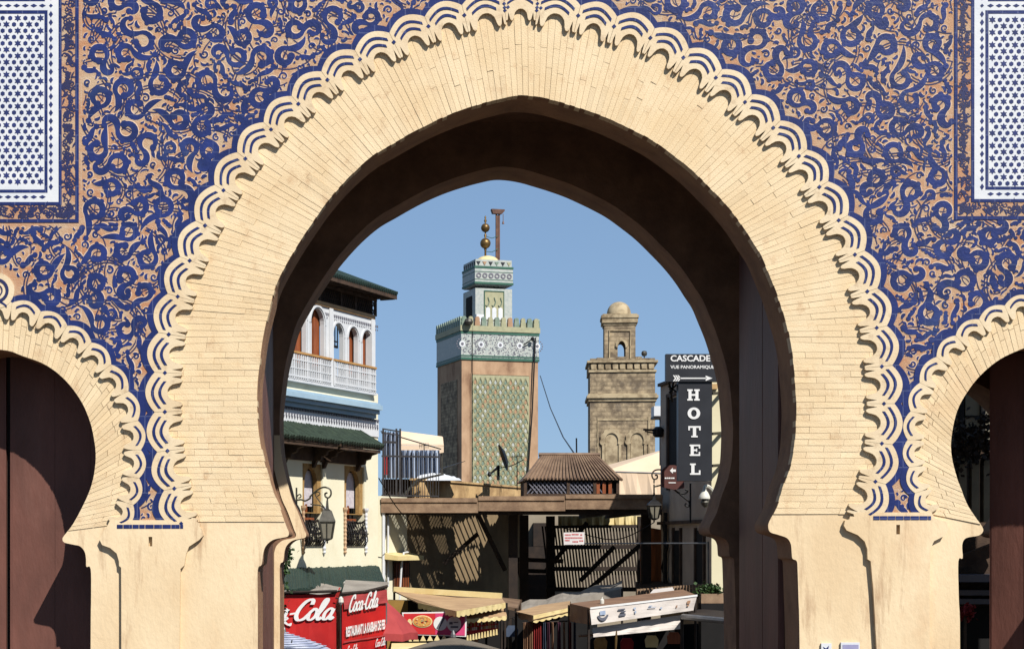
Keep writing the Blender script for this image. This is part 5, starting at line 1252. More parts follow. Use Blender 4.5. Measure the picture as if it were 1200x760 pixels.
for ch, u, v in (('H', 812.5, 462.5), ('O', 813, 484), ('T', 813.7, 505.5), ('E', 814.3, 527.2), ('L', 814.7, 549.3)):
    b = MB()
    if ch == 'O':
        n = 24; cx_, cz_ = X(u, SY), Z(v, SY); k = SY / FP
        b.tess([[(cx_ + 7.4 * k * math.cos(2 * math.pi * q / n), cz_ + 6.9 * k * math.sin(2 * math.pi * q / n)) for q in range(n)], [(cx_ + 3.3 * k * math.cos(2 * math.pi * q / n), cz_ + 4.2 * k * math.sin(2 * math.pi * q / n)) for q in range(n)]], SY - .02, SY, back=False)
    else: rects(b, GL[ch], u, v, 14.5 if ch in 'HT' else 12.5, 13.2, SY)
    obj('letter', b, M_letter, t)
b = MB()
for v in (461, 508, 545.5): b.bar(W(834, v, SY + .15), W(846, v - 1, SY + 1.1), .07)
obj('sign_bracket', b, M_iron, t)
b = MB(); b.box(X(833.5, 43.5), X(842, 43.5), 43.62, 43.715, Z(455, 43.5), Z(449, 43.5)); obj('fixing_plate', b, M_stucco, t)
t = thing('arrow_sign', 'wide charcoal sign reading CASCADE VUE PANORAMIQUE above a white arrow, over the blade sign', 'sign', W(812, 449, SY - .05))
b = MB(); y = SY - .05; b.box(X(780.5, y), X(843, y), y, y + .2, Z(447, y) + .004, Z(414.5, y)); obj('sign_box', b, M_sign, t)
b = MB(); text(b, 'CASCADE', W(785.8, 423.3, y - .006), (1, 0, 0), (0, 0, 1), width=46.5 * y / FP, height=7.4 * y / FP, bold=.025); obj('letter', b, M_letter, t)
b = MB(); text(b, 'VUE PANORAMIQUE', W(785.6, 432.4, y - .006), (1, 0, 0), (0, 0, 1), width=51.5 * y / FP, height=4.6 * y / FP, bold=.02); obj('letter', b, M_letter, t)
b = MB(); pr = lambda L: b.prism([W(u, v, y - .01) for u, v in L], (0, .012, 0))
pr([(795, 442.2), (828, 442.2), (828, 443.6), (795, 443.6)]); pr([(827, 439.8), (835, 442.9), (827, 446)])
for k in range(3): u = 788.5 + k * 2.6; pr([(u, 439.4), (u + 1.7, 439.4), (u + 4.2, 442.9), (u + 2.5, 442.9)]); pr([(u + 2.5, 442.95), (u + 4.2, 442.95), (u + 1.7, 446.4), (u, 446.4)])
obj('arrow', b, M_letter, t)
b = MB(); b.bar(W(784, 447, SY + .1), W(788, 470, SY + 1.5), .05); b.bar(W(789, 447, SY + .1), W(786, 466, SY + 1.5), .05); b.bar(W(783, 452, SY + .4), W(794, 460, SY + .4), .04); b.bar(W(793, 450, SY + .4), W(784, 460, SY + .4), .04); obj('sign_bracket', b, M_iron, t)
# brown direction sign on its iron scroll
y = 44.4
t = thing('direction_sign', 'round topped brown sign with a white arrow pointing left on the hotel wall', 'sign', W(788, 572, y))
b = MB(); L = [(775, 570), (775, 553)] + [(775 + 13 - 13 * math.cos(R(a)), 553 - 8.5 * math.sin(R(a))) for a in range(20, 180, 20)] + [(801, 553), (802, 571.5), (790, 573.5)]
b.prism([W(u, v, y) for u, v in L], (0, .06, 0)); obj('sign_face', b, M_signbr, t)
b = MB(); pr = lambda L: b.prism([W(u, v, y - .012) for u, v in L], (0, .01, 0)); pr([(785, 551), (788.5, 547.5), (788.5, 549.6), (792, 549.6), (792, 552.4), (788.5, 552.4), (788.5, 554.5)]); obj('arrow', b, M_letter, t)
b = MB(); u = 779
for w_ in (2, 1.4, 2.2, 1.2, 2.6): pr([(u, 559), (u + w_, 559), (u + w_, 560.6), (u, 560.6)]); u += w_ + .5
pr([(783.5, 564.6), (792, 564.6), (792, 565.7), (783.5, 565.7)])
obj('sign_print', b, M_letter, t)
b = MB()
for L in ([(790, 573), (795, 577), (802, 578), (806, 575), (803, 573)], [(796, 578), (802, 583), (808, 588), (807, 593), (803, 592), (804, 589)], [(809, 566), (809, 612)]): b.tube([W(p.x, p.y, y + .1) for p in cr(L, 3)], .025, 5)
obj('scroll_bracket', b, M_iron, t)
# white bell lamp on a gooseneck
y = 42.9
t = thing('bell_lamp', 'white bell shaped wall lamp on a curved neck under the blade sign', 'lamp', W(826, 590, y))
b = MB(); k = y / FP; b.lathe((X(825.5, y), y, Z(584.5, y)), [(6.6 * k, 0), (6.8 * k, .02), (6.2 * k, 4 * k), (4.2 * k, 8 * k), (2.2 * k, 10.5 * k), (1.7 * k, 14.5 * k), (.01, 15 * k)], 18); obj('lamp_shade', b, M_milk, t, smooth=True)
b = MB(); b.tube([W(p.x, p.y, y + (p.x - 825) * .03) for p in cr([(825.5, 571), (828, 569), (832, 571), (835.5, 576), (836, 584), (834, 592)], 3)], .045, 6); b.tube([W(825.5, 584, y), W(826.5, 588, y)], .06, 6); obj('neck', b, M_milk, t)
b = MB(); b.lathe((X(826.5, y), y, Z(594, y)), [(.03, 0), (.09, .05), (.12, .12), (.08, .2), (.04, .24)], 10); obj('bulb', b, M_iron2, t)
t, c0, k = lantern('dark street lantern with pale panes hanging at the canopy corner before the hotel', 766.5, 577, 586, 592, 612, 45.6, 15, M_iron)
b = MB(); 
for L in ([(766.5, 578), (766.5, 567)], [(781, 553), (774, 550), (767, 551), (764, 556), (766, 561), (770, 560), (770, 556.5), (767.5, 556.5)], [(766.5, 566), (766.5, 562)], [(766.5, 570), (783, 566)]): b.tube([W(p.x, p.y, 45.6) for p in cr(L, 4)], .022, 5)
obj('scroll_arm', b, M_iron2, t)
t = thing('spot_lamp', 'small black spotlight on an arm at the top of the hotel side wall', 'lamp', W(770, 506, 48.5)); b = MB(); b.tube([W(754, 503, 48.5), W(770, 504, 48.6), W(778, 505, 48.8)], .03, 5); b.tube([W(756, 505, 48.5), W(770, 508, 48.6)], .02, 5); obj('arm', b, M_iron, t)
b = MB(); b.lathe(W(771.5, 512, 48.7), [(.1, 0), (.16, .06), (.17, .22), (.08, .3)], 10); obj('lamp_head', b, M_iron, t)
t = thing('roof_box', 'white box jutting past the top of the hotel side wall', 'box', W(772, 492, 52)); b = MB(); b.box(X(766.5, 52), X(777, 52), 52, 52.6, Z(487, 52), Z(475.5, 52)); obj('box', b, M_whitep, t)
b = MB(); b.box(X(766, 52), X(778, 52), 51.97, 52.62, Z(490, 52), Z(487.2, 52)); b.bar(W(774, 490, 52.3), W(774, 545, 52.3), .06); obj('base', b, M_iron, t)

for lab, pts_, r_ in (('cable sagging from the cream house to the canopy beam', [W(444, 560, 44.2), W(462, 590, 46), W(480, 612, 47.6)], .018), ('cable looping from the canopy to the hotel side wall', [W(690, 584, 48), W(735, 592, 48.5), W(776, 585, 48.6)], .018),
        ('thin cable crossing the roof terrace to the tiled minaret', [W(500, 556, 54), W(520, 548, 70), W(545, 540, 148)], .03), ('thin cable running from the dish mast to the rooftop hut', [W(584, 548, 54), W(600, 545, 54), W(614, 538, 54)], .014),
        ('cable hanging down the street wall under the canopy', [W(449, 600, 48.2), W(452, 625, 48.2), W(447, 650, 48.2), W(453, 688, 48.2)], .02), ('black cable drooping between the lantern and the canopy posts', [W(766, 612, 45.7), W(720, 632, 48), W(660, 618, 49)], .014)):
    t = thing('overhead_cable', lab, 'cable', pts_[0]); b = MB(); b.tube([tuple(p) for p in cr(pts_, 5)], r_, 4); obj('wire', b, M_iron, t)
for u, v0, v1, Y, lab in ((497, 553, 520, 52.5, 'television aerial on a thin pole beside the sand coloured awning'), (606, 560, 533, 55, 'small television aerial left of the rooftop hut')):
    t = thing('roof_aerial', lab, 'aerial', W(u, v0, Y)); b = MB(); b.tube([W(u, v0 + 14, Y), W(u, v1, Y)], .016, 4); b.tube([W(u - 6, v1 + 2, Y), W(u + 6, v1 + 1, Y)], .01, 4)
    for k in range(5): b.tube([W(u - 5 + 2.4 * k, v1 - 1.5, Y), W(u - 5 + 2.4 * k, v1 + 5, Y)], .008, 4)
    obj('aerial', b, M_iron, t)
# ================================================================== market stalls
def script_text(mb, s, org, ex, ey, h, adv_scale=1.0, wt=.16, shear=.42, depth=.006):
    G = {'C': ([[(1.0, 1.12), (.98, 1.38), (.78, 1.5), (.45, 1.32), (.18, .8), (.16, .3), (.42, 0), (.78, .08), (1.05, .42)]], 1.0), 'o': ([[(.3, .8), (.08, .5), (.12, .1), (.35, 0), (.58, .25), (.56, .65), (.34, .82), (.3, .7)]], .66),
         'c': ([[(.56, .64), (.4, .82), (.14, .6), (.08, .25), (.28, 0), (.6, .2)]], .6), 'a': ([[(.6, .7), (.36, .82), (.1, .5), (.14, .08), (.36, .04), (.58, .4), (.62, .78)], [(.62, .8), (.58, .3), (.68, .02), (.86, .2)]], .84),
         'l': ([[(.02, .2), (.3, .9), (.4, 1.4), (.26, 1.52), (.12, 1.2), (.1, .3), (.24, 0), (.42, .18)]], .46), '-': ([[(.05, .45), (.4, .5)]], .42)}
    ex, ey, org = Vector(ex).normalized(), Vector(ey).normalized(), Vector(org); en = ex.cross(ey); pen = 0
    for ch in s:
        st, adv = G[ch]
        for L in st:
            P = cr([(x, y) for x, y in L], 4); n = len(P); vs = []; 
            for i, p in enumerate(P):
                t = (P[min(i + 1, n - 1)] - P[max(i - 1, 0)]); t.normalize(); w_ = wt * (.55 + .75 * abs(t.y)) * (1 if ch != 'C' else 1.2); q = Vector((-t.y, t.x)) * w_ / 2
                for sg in (1, -1):
                    z = p + q * sg; vs.append(org + ex * ((pen + z.x + z.y * shear) * h * adv_scale) + ey * (z.y * h) + en * (depth + .0007 * i / n))
            mb.add(vs, [(2 * i, 2 * i + 1, 2 * i + 3, 2 * i + 2) for i in range(n - 1)])
        pen += adv
def sheet(mb, A, B, n, wob, th=.02):                # wavy cloth between two edges A and B (lists of two points)
    a = [Vector(A[0]).lerp(Vector(A[1]), k / n) for k in range(n + 1)]; c = [Vector(B[0]).lerp(Vector(B[1]), k / n) for k in range(n + 1)]; vs = []
    m = 6
    nr = (a[-1] - a[0]).cross(c[0] - a[0]).normalized()
    for j in range(m + 1):
        for k in range(n + 1): vs.append(a[k].lerp(c[k], j / m) + nr * wob * (math.sin(k * 1.9 + j * .6) * .5 + math.sin(k * .7 + 1.2 * j) * .5) * (j / m * .8 + .2))
    mb.add(vs, [(j * (n + 1) + k, j * (n + 1) + k + 1, (j + 1) * (n + 1) + k + 1, (j + 1) * (n + 1) + k) for j in range(m) for k in range(n)])
BY = 36.0
# two red drinks booths
t = thing('drinks_booth', 'red cloth drinks booth with large white script lettering at the left edge of the street', 'booth', (X(360, BY), BY, 0), group='red drinks booths')
zt_ = Z(697, BY); x0, x1 = X(270, BY), X(393.5, BY)
b = MB(); sheet(b, ((x0, BY, zt_ - .0), (x1, BY, zt_ + .02)), ((x0, BY, .3), (x1 - .05, BY - .02, .3)), 16, .025); obj('front_cloth', b, M_red, t)
b = MB(); b.prism([(x1 + .005, BY + .03, .3), (x1 + .005, BY + 2.6, .3), (x1 + .005, BY + 2.6, zt_ + .1), (x1 + .005, BY + .03, zt_)], (-.02, 0, 0)); obj('side_cloth', b, M_red, t)
b = MB(); script_text(b, 'Coca-Cola', (X(287, BY), BY - .05, Z(727, BY)), (1, 0, .02), (0, 0, 1), .285, 1.0, .2); obj('lettering', b, M_letter, t)
b = MB(); P = cr([(X(335, BY), Z(727, BY)), (X(338, BY), Z(730, BY)), (X(342, BY), Z(729, BY)), (X(340, BY), Z(733, BY)), (X(330, BY), Z(728, BY))], 3); b.tess([[(p.x, p.y) for p in P]], BY - .05, BY - .045); obj('swash', b, M_letter, t)
def canvas_roof(t, x0, x1, yf, yb, zf, zb, zd):
    b = MB(); n = 12; rows = []
    for j in range(5):
        f = j / 4; rows += [(x0 + (x1 - x0) * k / n, yf + (yb - yf) * f, zf + (zb - zf) * f + .05 * math.sin(k * 1.1 + j) - .06 * math.sin(math.pi * f) + zd * k / n) for k in range(n + 1)]
    b.add(rows, [(j * (n + 1) + k, j * (n + 1) + k + 1, (j + 1) * (n + 1) + k + 1, (j + 1) * (n + 1) + k) for j in range(4) for k in range(n)]); obj('canvas_roof', b, M_greycl, t)
    b = MB(); b.tube([(x0, yf - .03, zf + .03), ((x0 + x1) / 2, yf - .03, zf + .0 + zd / 2), (x1, yf - .03, zf + .03 + zd)], .03, 5); obj('roof_hem', b, M_slat, t)
canvas_roof(t, x0, x1 + .03, BY - .05, BY + 3.1, zt_ + .06, Z(685, BY + 3.1), .0)
for x in (x0 + .05, x1 - .06): b = MB(); b.tube([(x, BY + .08, 0), (x, BY + .08, zt_)], .03, 6); obj('booth_pole', b, M_steel, t)
t = thing('drinks_booth', 'narrower red cloth booth with two lines of white writing next to the pink parasol', 'booth', (X(427, BY), BY, 0), group='red drinks booths')
A0, A1 = Vector((X(401, BY), BY, 0)), Vector((X(452, 37.6), 37.6, 0)); zl, zrt = Z(699, BY), Z(690.5, 37.6); dr = (A1 - A0).normalized(); nn = Vector((dr.y, -dr.x, 0))
b = MB(); sheet(b, (A0 + Vector((0, 0, zl)), A1 + Vector((0, 0, zrt))), (A0 + Vector((0, 0, .3)), A1 + Vector((0, 0, .3))), 12, .02); obj('front_cloth', b, M_red, t)
b = MB(); sheet(b, (A0 + nn * .03 + Vector((0, 0, zl + .01)), A1 + nn * .03 + Vector((0, 0, zrt + .01))), (A0 + nn * .05 + Vector((0, 0, zl - .26)), A1 + nn * .05 + Vector((0, 0, zrt - .28))), 14, .015); obj('top_flap', b, M_pinkred, t)
up = Vector((0, 0, 1)); k = BY / FP; dru = (A1 + Vector((0, 0, zrt)) - A0 - Vector((0, 0, zl))).normalized()
b = MB(); script_text(b, 'Coca-Cola', A0 + dr * (7 * k) + nn * .07 + Vector((0, 0, Z(716.5, BY))), dru, up, .22, .86, .22); obj('lettering', b, M_letter, t)
b = MB(); text(b, 'RESTAURANT LA KASBAH DE FES', A0 + dr * (4 * k) + nn * .05 + Vector((0, 0, Z(746, BY))), dru, up, width=(A1 - A0).length * .90, height=12 * k, bold=.045); obj('lettering', b, M_letter, t)
b = MB(); script_text(b, 'Coca-Cola', A0 + dr * ((A1 - A0).length * .70) + nn * .05 + Vector((0, 0, Z(761, BY))), dru, up, .11, .6, .2); obj('small_lettering', b, M_letter, t); b = MB(); script_text(b, 'Coca-Cola', A0 + dr * .1 + nn * .05 + Vector((0, 0, Z(766, BY))), dru, up, .11, .6, .2); obj('small_lettering', b, M_letter, t)
b = MB(); b.prism([A0 + nn * .035 + Vector((0, 0, Z(751, BY))), A1 + nn * .035 + Vector((0, 0, Z(747.5, BY))), A1 + nn * .035 + Vector((0, 0, Z(748.7, BY))), A0 + nn * .035 + Vector((0, 0, Z(752.4, BY)))], nn * .01); obj('hem_band', b, M_pinkred, t)
b = MB(); 
C_ = [A0 + Vector((-.02, -.04, zl + .05)), A1 + Vector((.03, -.04, zrt + .06)), A1 + Vector((.05, 2.2, zrt + .12)), A0 + Vector((-.02, 3.0, zl + .3))]
b.add(C_ + [p - Vector((0, 0, .03)) for p in C_], [(0, 1, 2, 3), (7, 6, 5, 4), (0, 4, 5, 1), (1, 5, 6, 2), (2, 6, 7, 3), (3, 7, 4, 0)]); obj('canvas_roof', b, M_greycl, t)
b = MB(); b.tube([C_[0] + Vector((0, -.02, .02)), (C_[0] + C_[1]) / 2 + Vector((0, -.02, -.02)), C_[1] + Vector((0, -.02, .02))], .035, 5); obj('roof_hem', b, M_slat, t)
for p in (A0, A1): b = MB(); b.tube([p + Vector((0, .08, 0)), p + Vector((0, .08, zl))], .03, 6); obj('booth_pole', b, M_steel, t)
t = thing('string_lamp', 'small white bulb hanging between the two red booths', 'lamp', W(399.5, 704, 35.9)); b = MB(); b.lathe(W(399.5, 705, 35.9), [(.01, -.06), (.06, 0), (.05, .08), (.02, .12)], 8); obj('bulb', b, M_milk, t); b = MB(); b.tube([W(393, 700, 35.9), W(399.5, 701.5, 35.9), W(401.5, 699, 35.9)], .012, 4); obj('wire', b, M_iron, t)
t = thing('string_lamp', 'small white bulb at the back of the grey canvas roof', 'lamp', W(404.5, 683, 38.8)); b = MB(); b.lathe(W(404.5, 684.5, 38.8), [(.02, -.03), (.045, 0), (.045, .05), (.01, .08)], 8); obj('bulb', b, M_milk, t)
def parasol(lab, u, v, Y, r, drop, m, group, n=8, rot=.2, ribs=True, mr=None):
    c = Vector((X(u, Y), Y, Z(v, Y))); t = thing('parasol', lab, 'parasol', (c.x, c.y, 0), group=group); b = MB()
    for q in range(n):
        a0, a1 = rot + 2 * math.pi * q / n, rot + 2 * math.pi * (q + 1) / n
        e0 = c + Vector((r * math.cos(a0), r * math.sin(a0), -drop)); e1 = c + Vector((r * math.cos(a1), r * math.sin(a1), -drop)); m_ = (e0 + e1) / 2 + Vector((0, 0, .03 * r)); 
        S = 5
        for j in range(S):
            f0, f1 = j / S, (j + 1) / S; p = lambda e, f: c.lerp(e, f) + Vector((0, 0, .07 * drop * math.sin(math.pi * f)))
            b.add([p(e0, f0), p(m_, f0) - Vector((0, 0, .02 * f0)), p(m_, f1) - Vector((0, 0, .02 * f1)), p(e0, f1)], [(0, 1, 2, 3)]); b.add([p(m_, f0) - Vector((0, 0, .02 * f0)), p(e1, f0), p(e1, f1), p(m_, f1) - Vector((0, 0, .02 * f1))], [(0, 1, 2, 3)])
        b.add([e0, m_, m_ - Vector((0, 0, .16)), e0 - Vector((0, 0, .16))], [(0, 1, 2, 3)]); b.add([m_, e1, e1 - Vector((0, 0, .16)), m_ - Vector((0, 0, .16))], [(0, 1, 2, 3)])
    obj('canopy', b, m, t)
    b = MB(); b.tube([(c.x, c.y, 0), (c.x, c.y, c.z + .08)], .03, 6); b.lathe((c.x, c.y, c.z), [(.06, 0), (.05, .06), (.015, .14)], 8); obj('pole', b, M_steel, t); return t
ts_ = parasol('blue and white striped canvas parasol in front of the large red booth', 332, 740, 34.8, 1.0, .36, M_mesh, 'market parasols', 8, .25)
b = MB(); c = Vector((X(332, 34.8), 34.8, Z(740, 34.8)))
for q in range(8):
    a0, a1 = .25 + 2 * math.pi * q / 8, .25 + 2 * math.pi * (q + 1) / 8; e0 = c + Vector((1.0 * math.cos(a0), 1.0 * math.sin(a0), -.36)); e1 = c + Vector((1.0 * math.cos(a1), 1.0 * math.sin(a1), -.36)); m_ = (e0 + e1) / 2
    for k in range(1, 9):
        f = k / 9; b.bar(c.lerp(e0, f) + Vector((0, 0, .035)), c.lerp(e1, f) + Vector((0, 0, .035)), .03, .006)
obj('stripe', b, M_bluecl, ts_, kind='stuff')
parasol('faded red canvas parasol tucked behind the narrower red booth', 447, 700, 38.2, .82, .78, M_pinkred, 'market parasols', 6, .1)
parasol('grey canvas parasol below the pink food banner', 531, 746, 34.5, 1.15, .30, M_umb, 'market parasols', 8, .3)
# corner food stall with tan awning
t = thing('food_stall', 'corner food stall with a tan awning and pale scalloped valance', 'stall', (X(535, 39), 39, 0))
E0, E1, E2 = W(490, 705.5, 41.5), W(535, 715.5, 38), W(592, 705.5, 41.0); B0, B1, B2 = W(462, 692, 44.5), W(540, 699, 44.2), W(588, 700.5, 43.6)
b = MB(); b.add([E0, E1, E2, B2, B1, B0], [(0, 1, 4, 5), (1, 2, 3, 4)]); b.add([p - Vector((0, 0, .03)) for p in (E0, E1, E2, B2, B1, B0)], [(5, 4, 1, 0), (4, 3, 2, 1)]); obj('awning', b, M_tancl, t)
def valance(t, a, c, h, n, m, lob=.035):
    b = MB(); a, c = Vector(a), Vector(c); tp = []; bt = []; S = n * 4
    nr = (c - a).cross(Vector((0, 0, 1))).normalized()
    for k in range(S + 1):
        p = a.lerp(c, k / S) + nr * .006 * math.sin(k * .9); tp.append(p); bt.append(p - Vector((0, 0, h - lob + lob * abs(math.sin(math.pi * k / 4)))) + nr * .008 * math.sin(k * 1.3))
    b.add(tp + bt, [(k, k + 1, S + k + 2, S + k + 1) for k in range(S)]); b.add([p - nr * .012 for p in tp + bt], [(S + k + 1, S + k + 2, k + 1, k) for k in range(S)]); return obj('valance', b, m, t)
valance(t, E0, E1, .15, 9, M_val); valance(t, E1, E2, .15, 11, M_val)
b = MB(); b.bar(B0 + Vector((0, .05, .04)), B2 + Vector((0, .05, .06)), .12, .14); obj('back_board', b, M_val, t)
for p in (E0, E2, B0, B2): b = MB(); b.tube([(p.x, p.y + .1, 0), (p.x, p.y + .1, p.z - .02)], .03, 6); obj('stall_pole', b, M_slat, t)
b = MB(); b.prism([(X(455, 41.8), 41.8, 0), (X(560, 40.6), 40.6, 0), (X(592, 43), 43, 0), (X(470, 44), 44, 0)], (0, 0, 1.0)); obj('counter', b, M_slat, t)
b = MB(); b.prism([W(455, 702, 44.3), W(595, 706, 44.3), W(595, 800, 44.3), W(455, 800, 44.3)], (0, .1, 0)); obj('shade_backing', b, M_dark, t)  # dark sheet added to stand for the shade inside the stall
t = thing('lower_awning', 'second smaller tan awning with pale valance under the corner of the tan awning', 'awning', W(570, 720, 40))
L0, L1, K0, K1 = W(546, 724.5, 39.4), W(594, 721, 40.6), W(552, 716, 41), W(592, 712.5, 41.6)
b = MB(); b.add([L0, L1, K1, K0] + [p - Vector((0, 0, .02)) for p in (L0, L1, K1, K0)], [(0, 1, 2, 3), (7, 6, 5, 4), (0, 4, 5, 1), (1, 5, 6, 2), (2, 6, 7, 3), (3, 7, 4, 0)]); obj('awning', b, M_tancl, t); valance(t, L0, L1, .11, 8, M_val)
for p in (K0, K1): b = MB(); b.tube([(p.x, p.y + .05, 0), (p.x, p.y + .05, p.z)], .03, 6); obj('stall_pole', b, M_slat, t)
PY = 39.0
t = thing('pizza_banner', 'red and pink banner with a pizza and two white round pictures under the tan awning', 'banner', W(512, 745, PY))
b = MB(); q = lambda L, dy, th=.01: b.prism([W(u, v, PY + dy) for u, v in L], (0, th, 0))
q([(471, 717), (533, 716), (547, 721), (546.5, 745.5), (476, 743)], 0, .02); o = obj('border', b, M_letter, t)
b = MB(); q([(473, 718.5), (510, 718), (510, 743), (477, 742)], -.012); obj('red_field', b, M_red2, t)
b = MB(); q([(510.1, 718), (532.5, 717.5), (545, 722), (544.8, 744), (510.1, 743)], -.012); obj('pink_field', b, M_pink, t)
def ell(u, v, a, c, dy, m, name, n=22):
    b = MB(); b.prism([W(u + a * math.cos(2 * math.pi * k / n), v + c * math.sin(2 * math.pi * k / n), PY + dy) for k in range(n)], (0, .01, 0)); return obj(name, b, m, t)
ell(495, 727.5, 11.8, 7.2, -.024, M_val, 'plate'); ell(495, 727.5, 10.4, 6.2, -.034, M_pizza, 'pizza_picture')
for _ in range(16): a = rnd(0, 6.3); f = rnd(.1, .85); ell(495 + 9.5 * f * math.cos(a), 727.5 + 5.6 * f * math.sin(a), rnd(.6, 1.3), rnd(.5, 1), -.042, random.choice((M_red2, M_leaf, M_val, M_otile)), 'topping', 7)
ell(516, 730, 8, 8.2, -.024, M_letter, 'round_picture'); ell(532, 730.5, 8.3, 9, -.024, M_letter, 'round_picture')
b = MB(); q([(519, 722), (521.5, 724), (514, 737), (511.5, 735)], -.035); obj('wrap_picture', b, M_greyp, t)
b = MB()
for L in ([(526.5, 728), (530.5, 728), (530.5, 731), (526.5, 731)], [(531.5, 728), (537, 728), (537, 729.2), (531.5, 729.2)], [(528, 733), (537, 733), (537, 735), (528, 735)]): q(L, -.035)
obj('print', b, M_greyp, t)
ell(480, 729, 2.6, 4.5, -.024, M_val, 'cup_picture')
t = thing('menu_strip', 'long strip of small coloured dish pictures under the lower awning', 'sign', W(566, 740, 40.2)); PY = 40.2
b = MB(); b.prism([W(547, 729, PY), W(584, 725, PY + .6), W(584, 739, PY + .6), W(547, 743, PY)], (0, .03, 0)); obj('board', b, M_red2, t)
for k in range(18):
    for r_ in range(2):
        f = (k + .5) / 18; u = 547 + 37 * f; v = 729.5 - 4 * f + 2.2 + r_ * 5; Y = PY + .6 * f - .02; b = MB(); b.prism([W(u - .75, v - rnd(1.2, 2), Y), W(u + .75, v - rnd(1.2, 2), Y), W(u + .75, v + 2, Y), W(u - .75, v + 2, Y)], (0, .01, 0)); obj('dish_picture', b, random.choice((M_pizza, M_val, M_letter, M_leaf, M_otile, M_pinkred)), t)
t = thing('pennant_string', 'row of white triangular pennants below the pink food banner', 'pennants', W(500, 750, 38.6))
PY = 38.6
for p_, q_ in ((W(457, 752, PY), W(526, 749.5, PY)), (W(546, 750.5, PY + .8), W(585, 743, PY + 1.6))): b = MB(); b.tube([p_, q_], .01, 4); obj('cord', b, M_iron, t)
for k in range(8):
    u = 463 + k * 8.2; b = MB(); v = 751.5 - k * .25; b.prism([W(u - 3.6, v, PY - .01), W(u + 3.6, v, PY - .01), W(u, v - 7.2, PY - .01)], (0, .012, 0)); obj('pennant', b, M_val, t)
for k in range(11):
    u = 548 + k * 3.4; v = 750.5 - k * .72; b = MB(); b.prism([W(u - 1.3, v, PY + .8 + k * .07), W(u + 1.3, v, PY + .8 + k * .07), W(u + .8, v - 6.8, PY + .8 + k * .07), W(u - .8, v - 6.8, PY + .8 + k * .07)], (0, .012, 0)); obj('pennant', b, M_val, t)
t = thing('pale_awning', 'pale yellow awning sheet low beside the pennants', 'awning', W(485, 760, 36.5)); b = MB()
P = [W(459, 753, 37.4), W(500, 752.5, 37.4), W(492, 764, 36), W(457, 768, 36)]; b.add(P + [p - Vector((0, 0, .03)) for p in P], [(0, 3, 2, 1), (4, 5, 6, 7), (0, 1, 5, 4), (1, 2, 6, 5), (2, 3, 7, 6), (3, 0, 4, 7)]); obj('sheet', b, M_val, t)
for p in P: b = MB(); b.tube([(p.x, p.y, 0), (p.x, p.y, p.z - .03)], .025, 5); obj('stall_pole', b, M_slat, t)
t = thing('mustard_shutter', 'mustard coloured shop front in shade behind the narrower red booth', 'shop front', W(465, 720, 43)); b = MB(); b.box(X(445, 43), X(478, 43), 43, 43.3, 0, Z(703, 43)); obj('panel', b, M_olive, t)
# right hand stalls
t = thing('clothes_stall', 'clothes stall with a short yellow valance and a tan awning top', 'stall', W(640, 720, 39.6))
V0, V1, V2 = W(605, 716, 41.5), W(625, 720.5, 39.6), W(669, 711, 40.6); U0, U1 = W(632, 708.5, 43.5), W(668, 703.5, 43.8)
b = MB(); b.add([V0, V1, V2, U1, U0], [(0, 1, 4), (1, 2, 3, 4)]); b.add([p - Vector((0, 0, .03)) for p in (V0, V1, V2, U1, U0)], [(4, 1, 0), (4, 3, 2, 1)]); obj('awning', b, M_tancl, t)
valance(t, V1, V2, .19, 6, M_val); valance(t, V0 + Vector((.05, 0, -.02)), V1, .16, 2, M_browncl)
b = MB(); b.bar(V1 + Vector((0, -.03, -.10)), V2 + Vector((0, -.03, -.09)), .012); obj('piping', b, M_browncl, t)
for p in (V0, U0, U1): b = MB(); b.tube([(p.x, p.y + .08, 0), (p.x, p.y + .08, p.z - .02)], .03, 6); obj('stall_pole', b, M_slat, t)
b = MB(); b.tube([W(612, 729.5, 40), W(668, 727, 40.3)], .02, 5); obj('rail', b, M_slat, t)
b = MB(); b.prism([W(600, 722, 43.9), W(700, 718, 43.9), W(700, 830, 43.9), W(600, 830, 43.9)], (0, .1, 0)); obj('shade_backing', b, M_dark, t)  # dark sheet added for the shade behind the scarves
scarves = ((614.5, M_sand, 1.6, 'pale sand scarf, leftmost on the clothes stall rail'), (618.5, M_sand, 2.2, 'wide sand scarf second from the left end of the clothes stall rail'), (622.5, M_sand, 1.6, 'sand scarf directly left of the widest red scarf'),
    (627, M_redcl, 2.4, 'widest bright red scarf on the clothes stall rail'), (632, M_redcl, 2.0, 'red scarf hanging right beside the widest red scarf'), (637.5, M_tealcl, 1.8, 'blue grey scarf between a red and a plum scarf'), (642.5, M_purp, 1.6, 'slim plum scarf right beside the blue grey scarf'),
    (647.5, M_sand, 1.2, 'narrow sand scarf between the two plum scarves'), (655, M_purp, 1.8, 'wider plum scarf in shade near the right end of the rail'), (661, M_sand, 1.2, 'narrow sand scarf to the right of the wider plum scarf'), (668, M_redcl, 1.5, 'narrow red scarf in shade under the brown awning side'), (673.5, M_tealcl, 1.4, 'dark blue grey scarf, rightmost on the clothes stall rail'))
for u, m_, w_, lab in scarves:
    t2_ = thing('hanging_scarf', lab, 'scarf', W(u, 760, 40), group='scarves hanging from the clothes stall')
    b = MB(); n = 6; tp = [W(u - w_ + 2 * w_ * q / n, 728.5, 40 + .05 * math.sin(q * 2.1)) for q in range(n + 1)]; bt = [W(u - w_ * 1.3 + 2.6 * w_ * q / n + rnd(-.4, .4), 772 + rnd(-6, 8), 40 + .08 * math.sin(q * 2.1 + .4)) for q in range(n + 1)]
    b.add(tp + bt, [(q, q + 1, n + q + 2, n + q + 1) for q in range(n)]); obj('cloth', b, m_, t2_)
